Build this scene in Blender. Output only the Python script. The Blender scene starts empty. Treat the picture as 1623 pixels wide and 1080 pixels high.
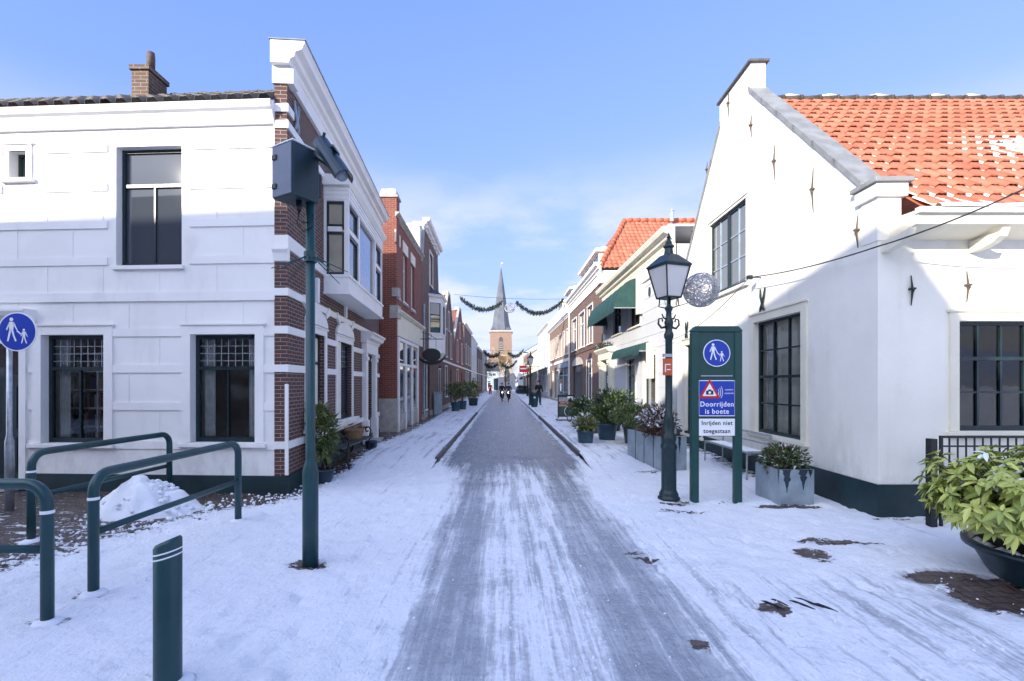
import bpy, bmesh, math, random
from mathutils import Vector, Matrix, noise
random.seed(7)
S=bpy.context.scene; COL=S.collection
PI=math.pi; R=math.radians
F,H,U0,V0=760.0,1.8,797.0,607.0          # focal (px of the 1623 px wide photo), eye height, vanishing point
SUN=(0.8,1.0,-0.45)                       # direction sunlight travels
def P(u,v,Y): return Vector(((u-U0)*Y/F,Y,H-(v-V0)*Y/F))
def G(u,v,z=0.0):
    Y=F*(H-z)/(v-V0); return Vector(((u-U0)*Y/F,Y,z))
def lerp(a,b,t): return a+(b-a)*t
def sstep(a,b,x):
    t=min(1,max(0,(x-a)/(b-a))); return t*t*(3-2*t)
# ---------------------------------------------------------------- materials
M={}
class NT:
    def __init__(s,name):
        s.m=bpy.data.materials.new(name); s.m.use_nodes=True; s.t=s.m.node_tree; s.n=s.t.nodes
        s.b=s.n['Principled BSDF']; M[name]=s.m
    def new(s,typ,**k):
        n=s.n.new(typ)
        for a,v in k.items(): setattr(n,a,v)
        return n
    def put(s,sock,v):
        if isinstance(v,bpy.types.NodeSocket): s.t.links.new(v,sock)
        else: sock.default_value=v
    def math(s,op,a,b=0.0,clamp=False):
        n=s.new('ShaderNodeMath',operation=op,use_clamp=clamp); s.put(n.inputs[0],a); s.put(n.inputs[1],b); return n.outputs[0]
    def mix(s,f,a,b):
        n=s.new('ShaderNodeMix',data_type='RGBA'); s.put(n.inputs[0],f)
        for i,c in ((6,a),(7,b)): s.put(n.inputs[i],c if isinstance(c,bpy.types.NodeSocket) else (*c,1) if len(c)==3 else c)
        return n.outputs[2]
    def ramp(s,x,a,b):
        n=s.new('ShaderNodeMapRange',interpolation_type='SMOOTHSTEP'); s.put(n.inputs[0],x)
        n.inputs[1].default_value=a; n.inputs[2].default_value=b; return n.outputs[0]
    def coord(s,scale=(1,1,1)):
        if not hasattr(s,'oc'): s.oc=s.new('ShaderNodeTexCoord').outputs['Object']
        if scale==(1,1,1): return s.oc
        n=s.new('ShaderNodeVectorMath',operation='MULTIPLY'); s.put(n.inputs[0],s.oc); n.inputs[1].default_value=scale; return n.outputs[0]
    def noise(s,scale,vec=None,detail=4,rough=.55):
        n=s.new('ShaderNodeTexNoise'); s.put(n.inputs['Vector'],vec or s.coord()); n.inputs['Scale'].default_value=scale
        n.inputs['Detail'].default_value=detail; n.inputs['Roughness'].default_value=rough; return n.outputs['Fac']
    def bump(s,h,strength=.3,dist=.01,normal=None):
        n=s.new('ShaderNodeBump'); s.put(n.inputs['Height'],h); n.inputs['Strength'].default_value=strength; n.inputs['Distance'].default_value=dist
        if normal is not None: s.put(n.inputs['Normal'],normal)
        return n.outputs[0]
    def attr(s,name):
        return s.new('ShaderNodeAttribute',attribute_name=name).outputs['Fac']
def sc(c,k): return tuple(min(1,x*k) for x in c)
def pm(name,col,rough=.6,var=.18,scale=6,bump=.0,metal=0,spec=.5,dirt=None,bs=40,splash=0):
    t=NT(name); n=t.noise(scale); f=t.ramp(n,.3,.7)
    c=t.mix(f,sc(col,1-var),sc(col,1+var*.6))
    if dirt:
        d=t.ramp(t.noise(2.2,t.coord((1,1,.35)),6,.65),.52,.75); c=t.mix(t.math('MULTIPLY',d,dirt[1]),c,dirt[0])
    if splash:
        sz=t.new('ShaderNodeSeparateXYZ'); t.put(sz.inputs[0],t.coord()); q=t.math('MULTIPLY',t.ramp(t.noise(5,t.coord((1,1,.5)),6,.7),.42,.68),t.ramp(t.math('MULTIPLY',sz.outputs[2],-1.0),-1.15,-.35)); c=t.mix(t.math('MULTIPLY',q,splash),c,(.42,.43,.42))
    t.put(t.b.inputs['Base Color'],c)
    r=t.math('ADD',t.math('MULTIPLY',t.noise(scale*3),.2),rough-.1,True); t.put(t.b.inputs['Roughness'],r)
    t.b.inputs['Metallic'].default_value=metal; t.b.inputs['Specular IOR Level'].default_value=spec
    if bump: t.put(t.b.inputs['Normal'],t.bump(t.noise(bs),bump,.01))
    return t.m
def brickuv(t):
    g=t.new('ShaderNodeNewGeometry'); sn=t.new('ShaderNodeSeparateXYZ'); t.put(sn.inputs[0],g.outputs['True Normal'])
    so=t.new('ShaderNodeSeparateXYZ'); t.put(so.inputs[0],t.coord())
    k=t.math('GREATER_THAN',t.math('ABSOLUTE',sn.outputs[0]),.6)
    a=t.math('MULTIPLY',so.outputs[1],k); b=t.math('MULTIPLY',so.outputs[0],t.math('SUBTRACT',1.0,k))
    c=t.new('ShaderNodeCombineXYZ'); t.put(c.inputs[0],t.math('ADD',a,b)); t.put(c.inputs[1],so.outputs[2]); return c.outputs[0]
def brick(name,c1,c2,mortar,bw=.21,rh=.065,ms=.009,rough=.85,dirt=.25):
    t=NT(name); b=t.new('ShaderNodeTexBrick'); t.put(b.inputs['Vector'],brickuv(t))
    for k,v in (('Color1',c1),('Color2',c2),('Mortar',mortar)): b.inputs[k].default_value=(*v,1)
    b.inputs['Scale'].default_value=1; b.inputs['Mortar Size'].default_value=ms; b.inputs['Brick Width'].default_value=bw
    b.inputs['Row Height'].default_value=rh; b.inputs['Mortar Smooth'].default_value=.2; b.inputs['Bias'].default_value=-.1
    d=t.ramp(t.noise(1.6,None,6,.65),.35,.7); c=t.mix(t.math('MULTIPLY',d,dirt),b.outputs['Color'],sc(c1,.55))
    t.put(t.b.inputs['Base Color'],c); t.b.inputs['Roughness'].default_value=rough
    h=t.math('ADD',t.math('MULTIPLY',b.outputs['Fac'],-1.0),t.math('MULTIPLY',t.noise(60),.5))
    t.put(t.b.inputs['Normal'],t.bump(h,.5,.006)); return t.m
def glassy(name,col=(.02,.025,.03),wav=.06):
    t=NT(name); t.b.inputs['Base Color'].default_value=(*col,1); t.b.inputs['Roughness'].default_value=.02
    t.b.inputs['IOR'].default_value=2.7; t.put(t.b.inputs['Normal'],t.bump(t.noise(1.6,None,1),wav*.35,.05)); return t.m
def thinglass(name,k=1.0):
    t=NT(name); o=t.n['Material Output']; t.n.remove(t.b)
    tr=t.new('ShaderNodeBsdfTransparent'); tr.inputs[0].default_value=(.86,.9,.9,1); gl=t.new('ShaderNodeBsdfGlossy'); gl.inputs['Roughness'].default_value=.02
    b=t.bump(t.noise(2.2,None,2),.05,.05); t.put(gl.inputs['Normal'],b)
    fr=t.new('ShaderNodeFresnel'); fr.inputs[0].default_value=1.5; t.put(fr.inputs['Normal'],b)
    mx=t.new('ShaderNodeMixShader'); t.put(mx.inputs[0],t.math('MULTIPLY',fr.outputs[0],1.6*k,True)); t.put(mx.inputs[1],tr.outputs[0]); t.put(mx.inputs[2],gl.outputs[0])
    t.put(o.inputs['Surface'],mx.outputs[0]); return t.m
pm('white_paint',(.80,.79,.76),.55,.04,1.5,.12,dirt=((.60,.60,.57),.45),splash=.35)
pm('white_render',(.80,.775,.69),.7,.05,1.1,.25,dirt=((.60,.575,.50),.45),bs=22,splash=.4)
pm('house_white',(.52,.54,.56),.6,.04,1.2,.2,dirt=((.64,.63,.60),.35),bs=25)  # white toned down to grey, standing in for shade on the awning house
pm('cabinet_skylit_grey',(.10,.13,.19),.4,.1,4)
pm('cream',(.74,.70,.56),.55,.06,2,.1,dirt=((.55,.52,.42),.3))
pm('stone',(.42,.40,.37),.8,.2,5,.4,dirt=((.2,.2,.19),.5))
pm('coping',(.23,.24,.24),.6,.2,4,.25,dirt=((.2,.22,.22),.5))
pm('ridge_moss',(.075,.06,.045),.9,.4,9,.5)
pm('dark_cap',(.10,.095,.09),.7,.3,5,.3)
pm('plinth',(.006,.026,.032),.5,.3,3,.2,dirt=((.03,.045,.05),.5))
pm('dark_frame',(.008,.022,.028),.35,.25,8,.05)
pm('green_metal',(.008,.052,.060),.36,.22,5,.12,dirt=((.022,.066,.07),.6))
t=NT('green_metal'); n_=t.noise(3); c=t.mix(t.ramp(n_,.3,.7),(.006,.043,.050),(.011,.060,.068)); c=t.mix(t.math('MULTIPLY',t.ramp(t.noise(1,t.coord((55,55,12)),4,.7),.66,.72),.6),c,(.06,.11,.115)); c=t.mix(t.math('MULTIPLY',t.ramp(t.noise(1,t.coord((30,30,30)),5,.8),.70,.76),.5),c,(.02,.022,.02))
t.put(t.b.inputs['Base Color'],c); t.put(t.b.inputs['Roughness'],t.math('ADD',.26,t.math('MULTIPLY',t.noise(12,None,5),.3))); t.put(t.b.inputs['Normal'],t.bump(t.noise(45),.12,.01))
pm('green_box',(.012,.030,.040),.4,.15,5,.05)
pm('lamp_metal',(.008,.026,.030),.4,.25,9,.1)
pm('black_metal',(.008,.009,.011),.45,.25,9,.08)
pm('galvanised',(.42,.45,.47),.38,.2,14,.05,metal=.7,dirt=((.25,.27,.3),.4))
pm('lead_grey',(.27,.31,.33),.5,.2,5,.15)
pm('zinc_blue',(.28,.36,.44),.5,.15,5,.1)
pm('planter_zinc',(.27,.33,.37),.55,.18,4,.1,dirt=((.12,.16,.19),.5))
pm('wet_stain',(.015,.03,.045),.3,.2,6)
pm('pot_blue',(.03,.08,.12),.4,.2,6,.05)
pm('pot_dark',(.014,.036,.052),.4,.2,6,.05)
pm('soil',(.03,.022,.016),.95,.4,20,.8)
pm('wood_bench',(.035,.045,.05),.5,.3,12,.2)
pm('wicker',(.26,.16,.09),.8,.3,30,.6)
pm('rust_iron',(.10,.07,.055),.7,.3,20,.2)
pm('slate',(.05,.055,.065),.6,.3,7,.3)
pm('spire_slate',(.095,.105,.125),.55,.2,.6,.2)
pm('dark_tile',(.035,.033,.034),.5,.3,7,.2)
pm('awning_green',(.010,.052,.050),.75,.2,4,.15)
pm('awning_dark',(.010,.020,.018),.8,.2,4,.15)
pm('sign_blue',(.008,.045,.38),.35,.06,3)
pm('sign_board',(.009,.058,.052),.38,.1,3)
pm('sign_white',(.85,.86,.87),.4,.03,3)
pm('sign_red',(.55,.012,.015),.4,.06,3)
pm('sign_black',(.01,.01,.012),.45,.05,3)
pm('sign_orange',(.55,.10,.03),.5,.1,9)
pm('poster_red',(.30,.022,.035),.5,.15,3); pm('poster_dark',(.03,.06,.05),.5,.4,4); pm('poster_sand',(.36,.30,.19),.5,.2,4)
pm('room_wall',(.74,.69,.60),.8,.1,2)
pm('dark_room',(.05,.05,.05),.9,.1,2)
pm('curtain',(.62,.64,.64),.8,.15,8,.2)
pm('reflection_beige',(.36,.32,.24),.55,.1,3)
pm('skin',(.55,.33,.24),.6,.1,8); pm('hair',(.05,.035,.025),.7,.2,20)
pm('cloth_black',(.012,.013,.016),.9,.2,15,.3); pm('cloth_red',(.42,.03,.025),.9,.2,15,.3); pm('cloth_blue',(.03,.045,.09),.9,.2,15,.3)
pm('rubber',(.012,.012,.012),.8,.2,15)
pm('bark',(.07,.05,.035),.9,.3,20,.5); pm('twig_gold',(.30,.19,.08),.9,.3,9)
pm('red_tile_far',(.42,.12,.055),.75,.25,3,.2)
pm('wire_silver',(.52,.52,.53),.4,.1,9,metal=.5)
for nm,c in (('book_red',(.22,.03,.03)),('book_blue',(.03,.06,.16)),('book_tan',(.35,.26,.16)),('book_green',(.04,.10,.06)),('book_pale',(.55,.52,.46))): pm(nm,c,.7,.1,9)
brick('brick_dark',(.112,.050,.040),(.068,.032,.029),(.30,.26,.23),ms=.006)
brick('brick_red',(.24,.062,.040),(.17,.045,.032),(.28,.20,.16),ms=.006)
brick('brick_brown',(.15,.078,.058),(.10,.054,.044),(.26,.22,.19),ms=.007)
brick('brick_tan',(.22,.125,.082),(.165,.095,.07),(.38,.32,.26),ms=.007)
brick('brick_chimney',(.15,.085,.058),(.10,.062,.05),(.24,.21,.17),dirt=.6)
glassy('glass_dark'); glassy('glass_flat',(.05,.06,.075),.0).node_tree.nodes['Principled BSDF'].inputs['IOR'].default_value=1.9; glassy('glass_pale',(.10,.115,.125)); glassy('glass_blue',(.035,.05,.075),.1)
thinglass('glass_clear'); thinglass('glass_leaded',1.25)
def leafm(name,c1,c2,rough=.45):
    t=NT(name); oi=t.new('ShaderNodeNewGeometry').outputs['Random Per Island']
    f=t.math('ADD',t.math('MULTIPLY',oi,.75),t.math('MULTIPLY',t.noise(7),.3))
    t.put(t.b.inputs['Base Color'],t.mix(f,c1,c2)); t.b.inputs['Roughness'].default_value=rough
    t.b.inputs['Subsurface Weight'].default_value=0; return t.m
leafm('leaf_lime',(.20,.28,.045),(.62,.64,.16),.35); leafm('leaf_green',(.030,.065,.018),(.10,.16,.04)); leafm('leaf_olive',(.08,.11,.03),(.20,.21,.06))
leafm('leaf_brown',(.045,.022,.014),(.12,.055,.03)); leafm('leaf_yellow',(.20,.17,.03),(.34,.30,.06)); leafm('needle_green',(.018,.030,.024),(.04,.06,.042))
t=NT('snow'); t.put(t.b.inputs['Base Color'],t.mix(t.noise(5),(.80,.83,.88),(.88,.90,.93))); t.b.inputs['Roughness'].default_value=.6
t.put(t.b.inputs['Normal'],t.bump(t.math('ADD',t.noise(26),t.noise(90)),.5,.02))
t=NT('leaf_snow'); t.b.inputs['Base Color'].default_value=(.82,.85,.9,1); t.b.inputs['Roughness'].default_value=.7
t=NT('lamp_glass'); t.put(t.b.inputs['Base Color'],t.mix(t.noise(4),(.60,.58,.54),(.74,.72,.68))); t.b.inputs['Roughness'].default_value=.35; t.b.inputs['Transmission Weight'].default_value=.25
t=NT('headlight'); t.b.inputs['Base Color'].default_value=(.9,.9,.9,1); t.b.inputs['Emission Color'].default_value=(1,.97,.9,1); t.b.inputs['Emission Strength'].default_value=6
t=NT('gold'); t.b.inputs['Base Color'].default_value=(.85,.65,.25,1); t.b.inputs['Metallic'].default_value=.9; t.b.inputs['Roughness'].default_value=.25
# pantiles: snow from a vertex attribute
t=NT('pantile'); oi=t.new('ShaderNodeNewGeometry').outputs['Random Per Island']
c=t.mix(oi,(.33,.100,.056),(.46,.165,.100)); c=t.mix(t.math('MULTIPLY',t.ramp(t.noise(2.4,None,6,.7),.55,.72),.55),c,(.24,.075,.045))
sm=t.ramp(t.math('ADD',t.attr('snow'),t.math('MULTIPLY',t.math('SUBTRACT',t.noise(4.5,None,4,.5),.5),.75)),.45,.54)
t.put(t.b.inputs['Base Color'],t.mix(sm,c,(.85,.87,.9))); t.b.inputs['Roughness'].default_value=.75; t.put(t.b.inputs['Normal'],t.bump(t.noise(30),.3,.01))
# street: snow, trodden slush and bare pavers, from vertex attributes broken up by noise
t=NT('street_snow'); sl=t.attr('slush'); ba=t.attr('bare')
st=t.noise(1,t.coord((7,.30,1)),6,.6); st2=t.noise(1,t.coord((24,1.0,1)),5,.7); big=t.noise(1.1,None,5,.6); fine=t.noise(22,None,5,.7); mid=t.noise(5,None,6,.65)
x=t.math('ADD',sl,t.math('MULTIPLY',t.math('SUBTRACT',st,.5),1.7)); x=t.math('ADD',x,t.math('MULTIPLY',t.math('SUBTRACT',st2,.5),1.1))
x=t.math('ADD',x,t.math('MULTIPLY',t.math('SUBTRACT',big,.5),.9)); x=t.math('ADD',x,t.math('MULTIPLY',t.math('SUBTRACT',fine,.5),.8)); x=t.math('ADD',x,t.math('MULTIPLY',t.math('SUBTRACT',mid,.5),.55))
sm=t.ramp(x,.22,.88)
g0=t.new('ShaderNodeTexBrick'); sx=t.new('ShaderNodeSeparateXYZ'); t.put(sx.inputs[0],t.coord()); cx=t.new('ShaderNodeCombineXYZ'); t.put(cx.inputs[0],sx.outputs[0]); t.put(cx.inputs[1],sx.outputs[1])
t.put(g0.inputs['Vector'],cx.outputs[0]); g0.inputs['Scale'].default_value=1; g0.inputs['Brick Width'].default_value=.22; g0.inputs['Row Height'].default_value=.11; g0.inputs['Mortar Size'].default_value=.011
for k,v in (('Color1',(.115,.075,.058)),('Color2',(.075,.052,.045)),('Mortar',(.03,.026,.025))): g0.inputs[k].default_value=(*v,1)
snow=t.mix(mid,(.77,.79,.83),(.88,.89,.91)); snow=t.mix(t.math('MULTIPLY',t.ramp(t.math('ADD',t.math('MULTIPLY',t.noise(3.4,t.coord((1,.6,1)),7,.7),.7),t.math('MULTIPLY',fine,.3)),.52,.68),.5),snow,(.50,.54,.61)); ice=t.mix(t.ramp(t.math('ADD',t.math('MULTIPLY',fine,.6),t.math('MULTIPLY',st2,.4)),.36,.66),(.085,.10,.125),(.34,.37,.42))
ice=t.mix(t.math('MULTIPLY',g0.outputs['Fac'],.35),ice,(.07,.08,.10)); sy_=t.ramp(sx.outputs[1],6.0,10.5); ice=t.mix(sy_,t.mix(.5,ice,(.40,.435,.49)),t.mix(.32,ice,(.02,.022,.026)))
c=t.mix(t.math('MULTIPLY',sm,.93),snow,ice)
pav=t.mix(t.math('MULTIPLY',mid,.35),g0.outputs['Color'],(.16,.13,.12))
an=t.noise(1,t.coord((3.2,9,1)),6,.68)
y=t.math('ADD',ba,t.math('MULTIPLY',t.math('SUBTRACT',an,.5),1.9)); y=t.math('ADD',y,t.math('MULTIPLY',t.math('SUBTRACT',fine,.5),1.3)); bm=t.math('MULTIPLY',t.ramp(y,.5,.6),t.ramp(ba,.02,.12))
crumb=t.ramp(t.math('ADD',t.math('MULTIPLY',t.noise(70,None,4,.8),.75),t.math('MULTIPLY',mid,.25)),.60,.68); c=t.mix(t.math('MULTIPLY',crumb,.30),c,(.36,.38,.43))
t.put(t.b.inputs['Base Color'],t.mix(bm,c,pav))
t.put(t.b.inputs['Roughness'],t.math('SUBTRACT',.72,t.math('MULTIPLY',t.math('MAXIMUM',sm,bm),.46)))
hh=t.math('ADD',t.math('MULTIPLY',fine,.6),t.math('MULTIPLY',mid,1.2)); hh=t.math('ADD',hh,t.math('MULTIPLY',st2,.35)); hh=t.math('SUBTRACT',hh,t.math('MULTIPLY',bm,1.1)); hh=t.math('SUBTRACT',hh,t.math('MULTIPLY',sm,.5))
hh=t.math('SUBTRACT',hh,t.math('MULTIPLY',t.math('MULTIPLY',g0.outputs['Fac'],bm),.3))
t.put(t.b.inputs['Normal'],t.bump(hh,.9,.038))
# ---------------------------------------------------------------- objects
ORG={}
def link(o,parent=None):
    COL.objects.link(o)
    if parent is not None: o.parent=parent
    return o
def root_of(o):
    while o.parent: o=o.parent
    return o
def tag(o,label=None,cat=None,group=None,kind=None):
    for k,v in (('label',label),('category',cat),('group',group),('kind',kind)):
        if v: o[k]=v
    return o
def thing(name,label,cat,loc=(0,0,0),group=None):
    o=link(bpy.data.objects.new(name,None)); o.location=loc; o.empty_display_size=.2; ORG[o.name]=Vector(loc)
    return tag(o,label,cat,group)
def dup(o,loc,rz=0,label=None,scale=None,group=None):
    def cp(a,par):
        c=a.copy(); link(c,par)
        for ch in a.children: cp(ch,c)
        return c
    r=cp(o,None); r.location=loc; r.rotation_euler=(0,0,rz)
    if scale: r.scale=scale if isinstance(scale,tuple) else (scale,)*3
    if label: r['label']=label
    if group: r['group']=group
    return r
class MB:
    def __init__(s): s.v=[]; s.f=[]; s.m=[]; s.at=[]; s.mi=0
    def add(s,vs,fs,at=None):
        b=len(s.v); s.v+= [tuple(x) for x in vs]; s.f+= [tuple(b+i for i in f) for f in fs]; s.m+=[s.mi]*len(fs); s.at+= at or [0]*len(vs); return s
    def hexa(s,p): return s.add(p,[(0,1,2,3),(7,6,5,4),(0,4,5,1),(1,5,6,2),(2,6,7,3),(3,7,4,0)])
    def box(s,x0,x1,y0,y1,z0,z1): return s.hexa([(x0,y0,z0),(x0,y1,z0),(x1,y1,z0),(x1,y0,z0),(x0,y0,z1),(x0,y1,z1),(x1,y1,z1),(x1,y0,z1)])
    def obox(s,c,hx,hy,hz,rot=None):
        rot=rot or Matrix.Identity(3)
        q=[(-1,-1,-1),(-1,1,-1),(1,1,-1),(1,-1,-1),(-1,-1,1),(-1,1,1),(1,1,1),(1,-1,1)]
        return s.hexa([Vector(c)+rot@Vector((a*hx,b*hy,d*hz)) for a,b,d in q])
    def tube(s,pts,r,n=10,caps=True):
        pts=[Vector(p) for p in pts]; rs=r if isinstance(r,(list,tuple)) else [r]*len(pts); vs=[]; up=None
        for i,p in enumerate(pts):
            a=pts[max(0,i-1)]; b=pts[min(len(pts)-1,i+1)]; d=(b-a).normalized()
            if up is None: up=Vector((0,0,1)) if abs(d.z)<.9 else Vector((1,0,0))
            e1=(up-d*up.dot(d)).normalized(); e2=d.cross(e1); up=e1
            vs+=[p+e1*rs[i]*math.cos(2*PI*k/n)+e2*rs[i]*math.sin(2*PI*k/n) for k in range(n)]
        fs=[]
        for i in range(len(pts)-1):
            for k in range(n): fs.append((i*n+k,i*n+(k+1)%n,(i+1)*n+(k+1)%n,(i+1)*n+k))
        if caps: fs+=[tuple(range(n-1,-1,-1)),tuple((len(pts)-1)*n+k for k in range(n))]
        return s.add(vs,fs)
    def lathe(s,prof,c=(0,0,0),n=20,caps=True,a0=0):
        c=Vector(c); vs=[c+Vector((r*math.cos(2*PI*k/n+a0),r*math.sin(2*PI*k/n+a0),z)) for r,z in prof for k in range(n)]
        fs=[(i*n+k,i*n+(k+1)%n,(i+1)*n+(k+1)%n,(i+1)*n+k) for i in range(len(prof)-1) for k in range(n)]
        if caps: fs+=[tuple(range(n-1,-1,-1)),tuple((len(prof)-1)*n+k for k in range(n))]
        return s.add(vs,fs)
    def ring(s,c,axis,r,w,n=28,m=6):
        c=Vector(c); a=Vector(axis).normalized(); e1=a.orthogonal().normalized(); e2=a.cross(e1)
        return s.tube([c+e1*r*math.cos(2*PI*k/n)+e2*r*math.sin(2*PI*k/n) for k in range(n+1)],w,m,False)
    def prism(s,poly,fn,d0,d1):
        n=len(poly); vs=[fn(a,b,d1) for a,b in poly]+[fn(a,b,d0) for a,b in poly]
        return s.add(vs,[tuple(range(n)),tuple(range(2*n-1,n-1,-1))]+[(i,n+i,n+(i+1)%n,(i+1)%n) for i in range(n)])
    def build(s,name,mats,parent=None,smooth=False,bevel=0,orient=None):
        root=root_of(parent) if parent is not None else None
        o0=ORG.get(root.name,Vector()) if root is not None else Vector()
        me=bpy.data.meshes.new(name); me.from_pydata([tuple(Vector(v)-o0) for v in s.v],[],s.f)
        mats=mats if isinstance(mats,(list,tuple)) else [mats]
        for m in mats: me.materials.append(M[m])
        bm=bmesh.new(); bm.from_mesh(me); bm.faces.ensure_lookup_table()
        for i,f in enumerate(bm.faces): f.material_index=min(s.m[i],len(mats)-1); f.smooth=smooth
        bmesh.ops.recalc_face_normals(bm,faces=bm.faces); 
        if orient is not None:
            bm.normal_update()
            for f in bm.faces:
                if f.normal.dot(orient)<0: f.normal_flip()
        bm.to_mesh(me); bm.free()
        if any(s.at):
            a=me.attributes.new('snow','FLOAT','POINT'); a.data.foreach_set('value',s.at)
        o=link(bpy.data.objects.new(name,me),parent)
        if bevel:
            b=o.modifiers.new('bevel','BEVEL'); b.width=bevel; b.segments=2; b.limit_method='ANGLE'; b.angle_limit=R(40)
        return o
class W:
    """vertical plane: s along O->P, z up, d outward"""
    def __init__(s,O,Pt,side):   # side: a point the outward normal looks to
        s.O=Vector((O[0],O[1],0)); e=Vector((Pt[0],Pt[1],0))-s.O; s.L=e.length; s.e=e/s.L
        n=Vector((-s.e.y,s.e.x,0)); s.n=n if n.dot(Vector((side[0],side[1],0))-s.O)>0 else -n
        s.flip=1 if s.e.dot((-s.n).cross(Vector((0,0,1))))>0 else -1
    def pt(s,a,z,d=0): return s.O+s.e*a+s.n*d+Vector((0,0,z))
    def off(s,d):
        o=W.__new__(W); o.O=s.O+s.n*d; o.e=s.e; o.n=s.n; o.L=s.L; o.flip=s.flip; return o
    def hit(s,u,v):
        r=Vector(((u-U0)/F,1,-(v-V0)/F)); k=(s.O).dot(s.n)/r.dot(s.n); p=r*k; return ((p-s.O).dot(s.e),p.z+H)
    def su(s,u): return s.hit(u,V0)[0]
    def rect(s,u0,u1,vt,vb,um=None):
        um=(u0+u1)/2 if um is None else um
        a,b=sorted((s.su(u0),s.su(u1))); return (a,b,s.hit(um,vb)[1],s.hit(um,vt)[1])
    def box(s,mb,a0,a1,z0,z1,d0,d1):
        return mb.hexa([s.pt(a0,z0,d0),s.pt(a0,z0,d1),s.pt(a1,z0,d1),s.pt(a1,z0,d0),s.pt(a0,z1,d0),s.pt(a0,z1,d1),s.pt(a1,z1,d1),s.pt(a1,z1,d0)])
    def extr(s,mb,prof,a0,a1):
        n=len(prof); vs=[s.pt(a0,z,d) for d,z in prof]+[s.pt(a1,z,d) for d,z in prof]
        return mb.add(vs,[tuple(range(n)),tuple(range(2*n-1,n-1,-1))]+[(i,(i+1)%n,n+(i+1)%n,n+i) for i in range(n)])
    def fn(s): return lambda a,b,d: s.pt(a,b,d)
def clip(poly,out):
    for i in range(len(out)):
        a=out[i]; b=out[(i+1)%len(out)]; res=[]
        def side(p): return (b[0]-a[0])*(p[1]-a[1])-(b[1]-a[1])*(p[0]-a[0])
        for j in range(len(poly)):
            p=poly[j]; q=poly[(j+1)%len(poly)]; sp,sq=side(p),side(q)
            if sp>=-1e-9: res.append(p)
            if (sp>1e-9 and sq<-1e-9) or (sp<-1e-9 and sq>1e-9):
                k=sp/(sp-sq); res.append((p[0]+(q[0]-p[0])*k,p[1]+(q[1]-p[1])*k))
        poly=res
        if len(poly)<3: return []
    return poly
def wall(mb,w,out,holes=(),depth=.14,back=None,d=0):
    """sheet with openings and reveals; back: thickness of the slab (sides and back face)"""
    area=sum(out[i][0]*out[(i+1)%len(out)][1]-out[(i+1)%len(out)][0]*out[i][1] for i in range(len(out)))
    if area<0: out=out[::-1]
    xs=sorted({p[0] for p in out}|{h[0] for h in holes}|{h[1] for h in holes}); zs=sorted({p[1] for p in out}|{h[2] for h in holes}|{h[3] for h in holes})
    for i in range(len(xs)-1):
        for j in range(len(zs)-1):
            x,z=(xs[i]+xs[i+1])/2,(zs[j]+zs[j+1])/2
            if any(h[0]<x<h[1] and h[2]<z<h[3] for h in holes): continue
            c=clip([(xs[i],zs[j]),(xs[i+1],zs[j]),(xs[i+1],zs[j+1]),(xs[i],zs[j+1])],out)
            if len(c)>2: mb.add([w.pt(a,b,d) for a,b in c],[tuple(range(len(c)))])
    for a0,a1,z0,z1 in holes:
        q=[(a0,z0),(a1,z0),(a1,z1),(a0,z1)]
        for k in range(4):
            p,r=q[k],q[(k+1)%4]; mb.add([w.pt(*p,d),w.pt(*r,d),w.pt(*r,d-depth),w.pt(*p,d-depth)],[(0,1,2,3)])
    if back:
        n=len(out); vs=[w.pt(a,b,d) for a,b in out]+[w.pt(a,b,d-back) for a,b in out]
        mb.add(vs,[tuple(range(2*n-1,n-1,-1))]+[(i,n+i,n+(i+1)%n,(i+1)%n) for i in range(n)])
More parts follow.
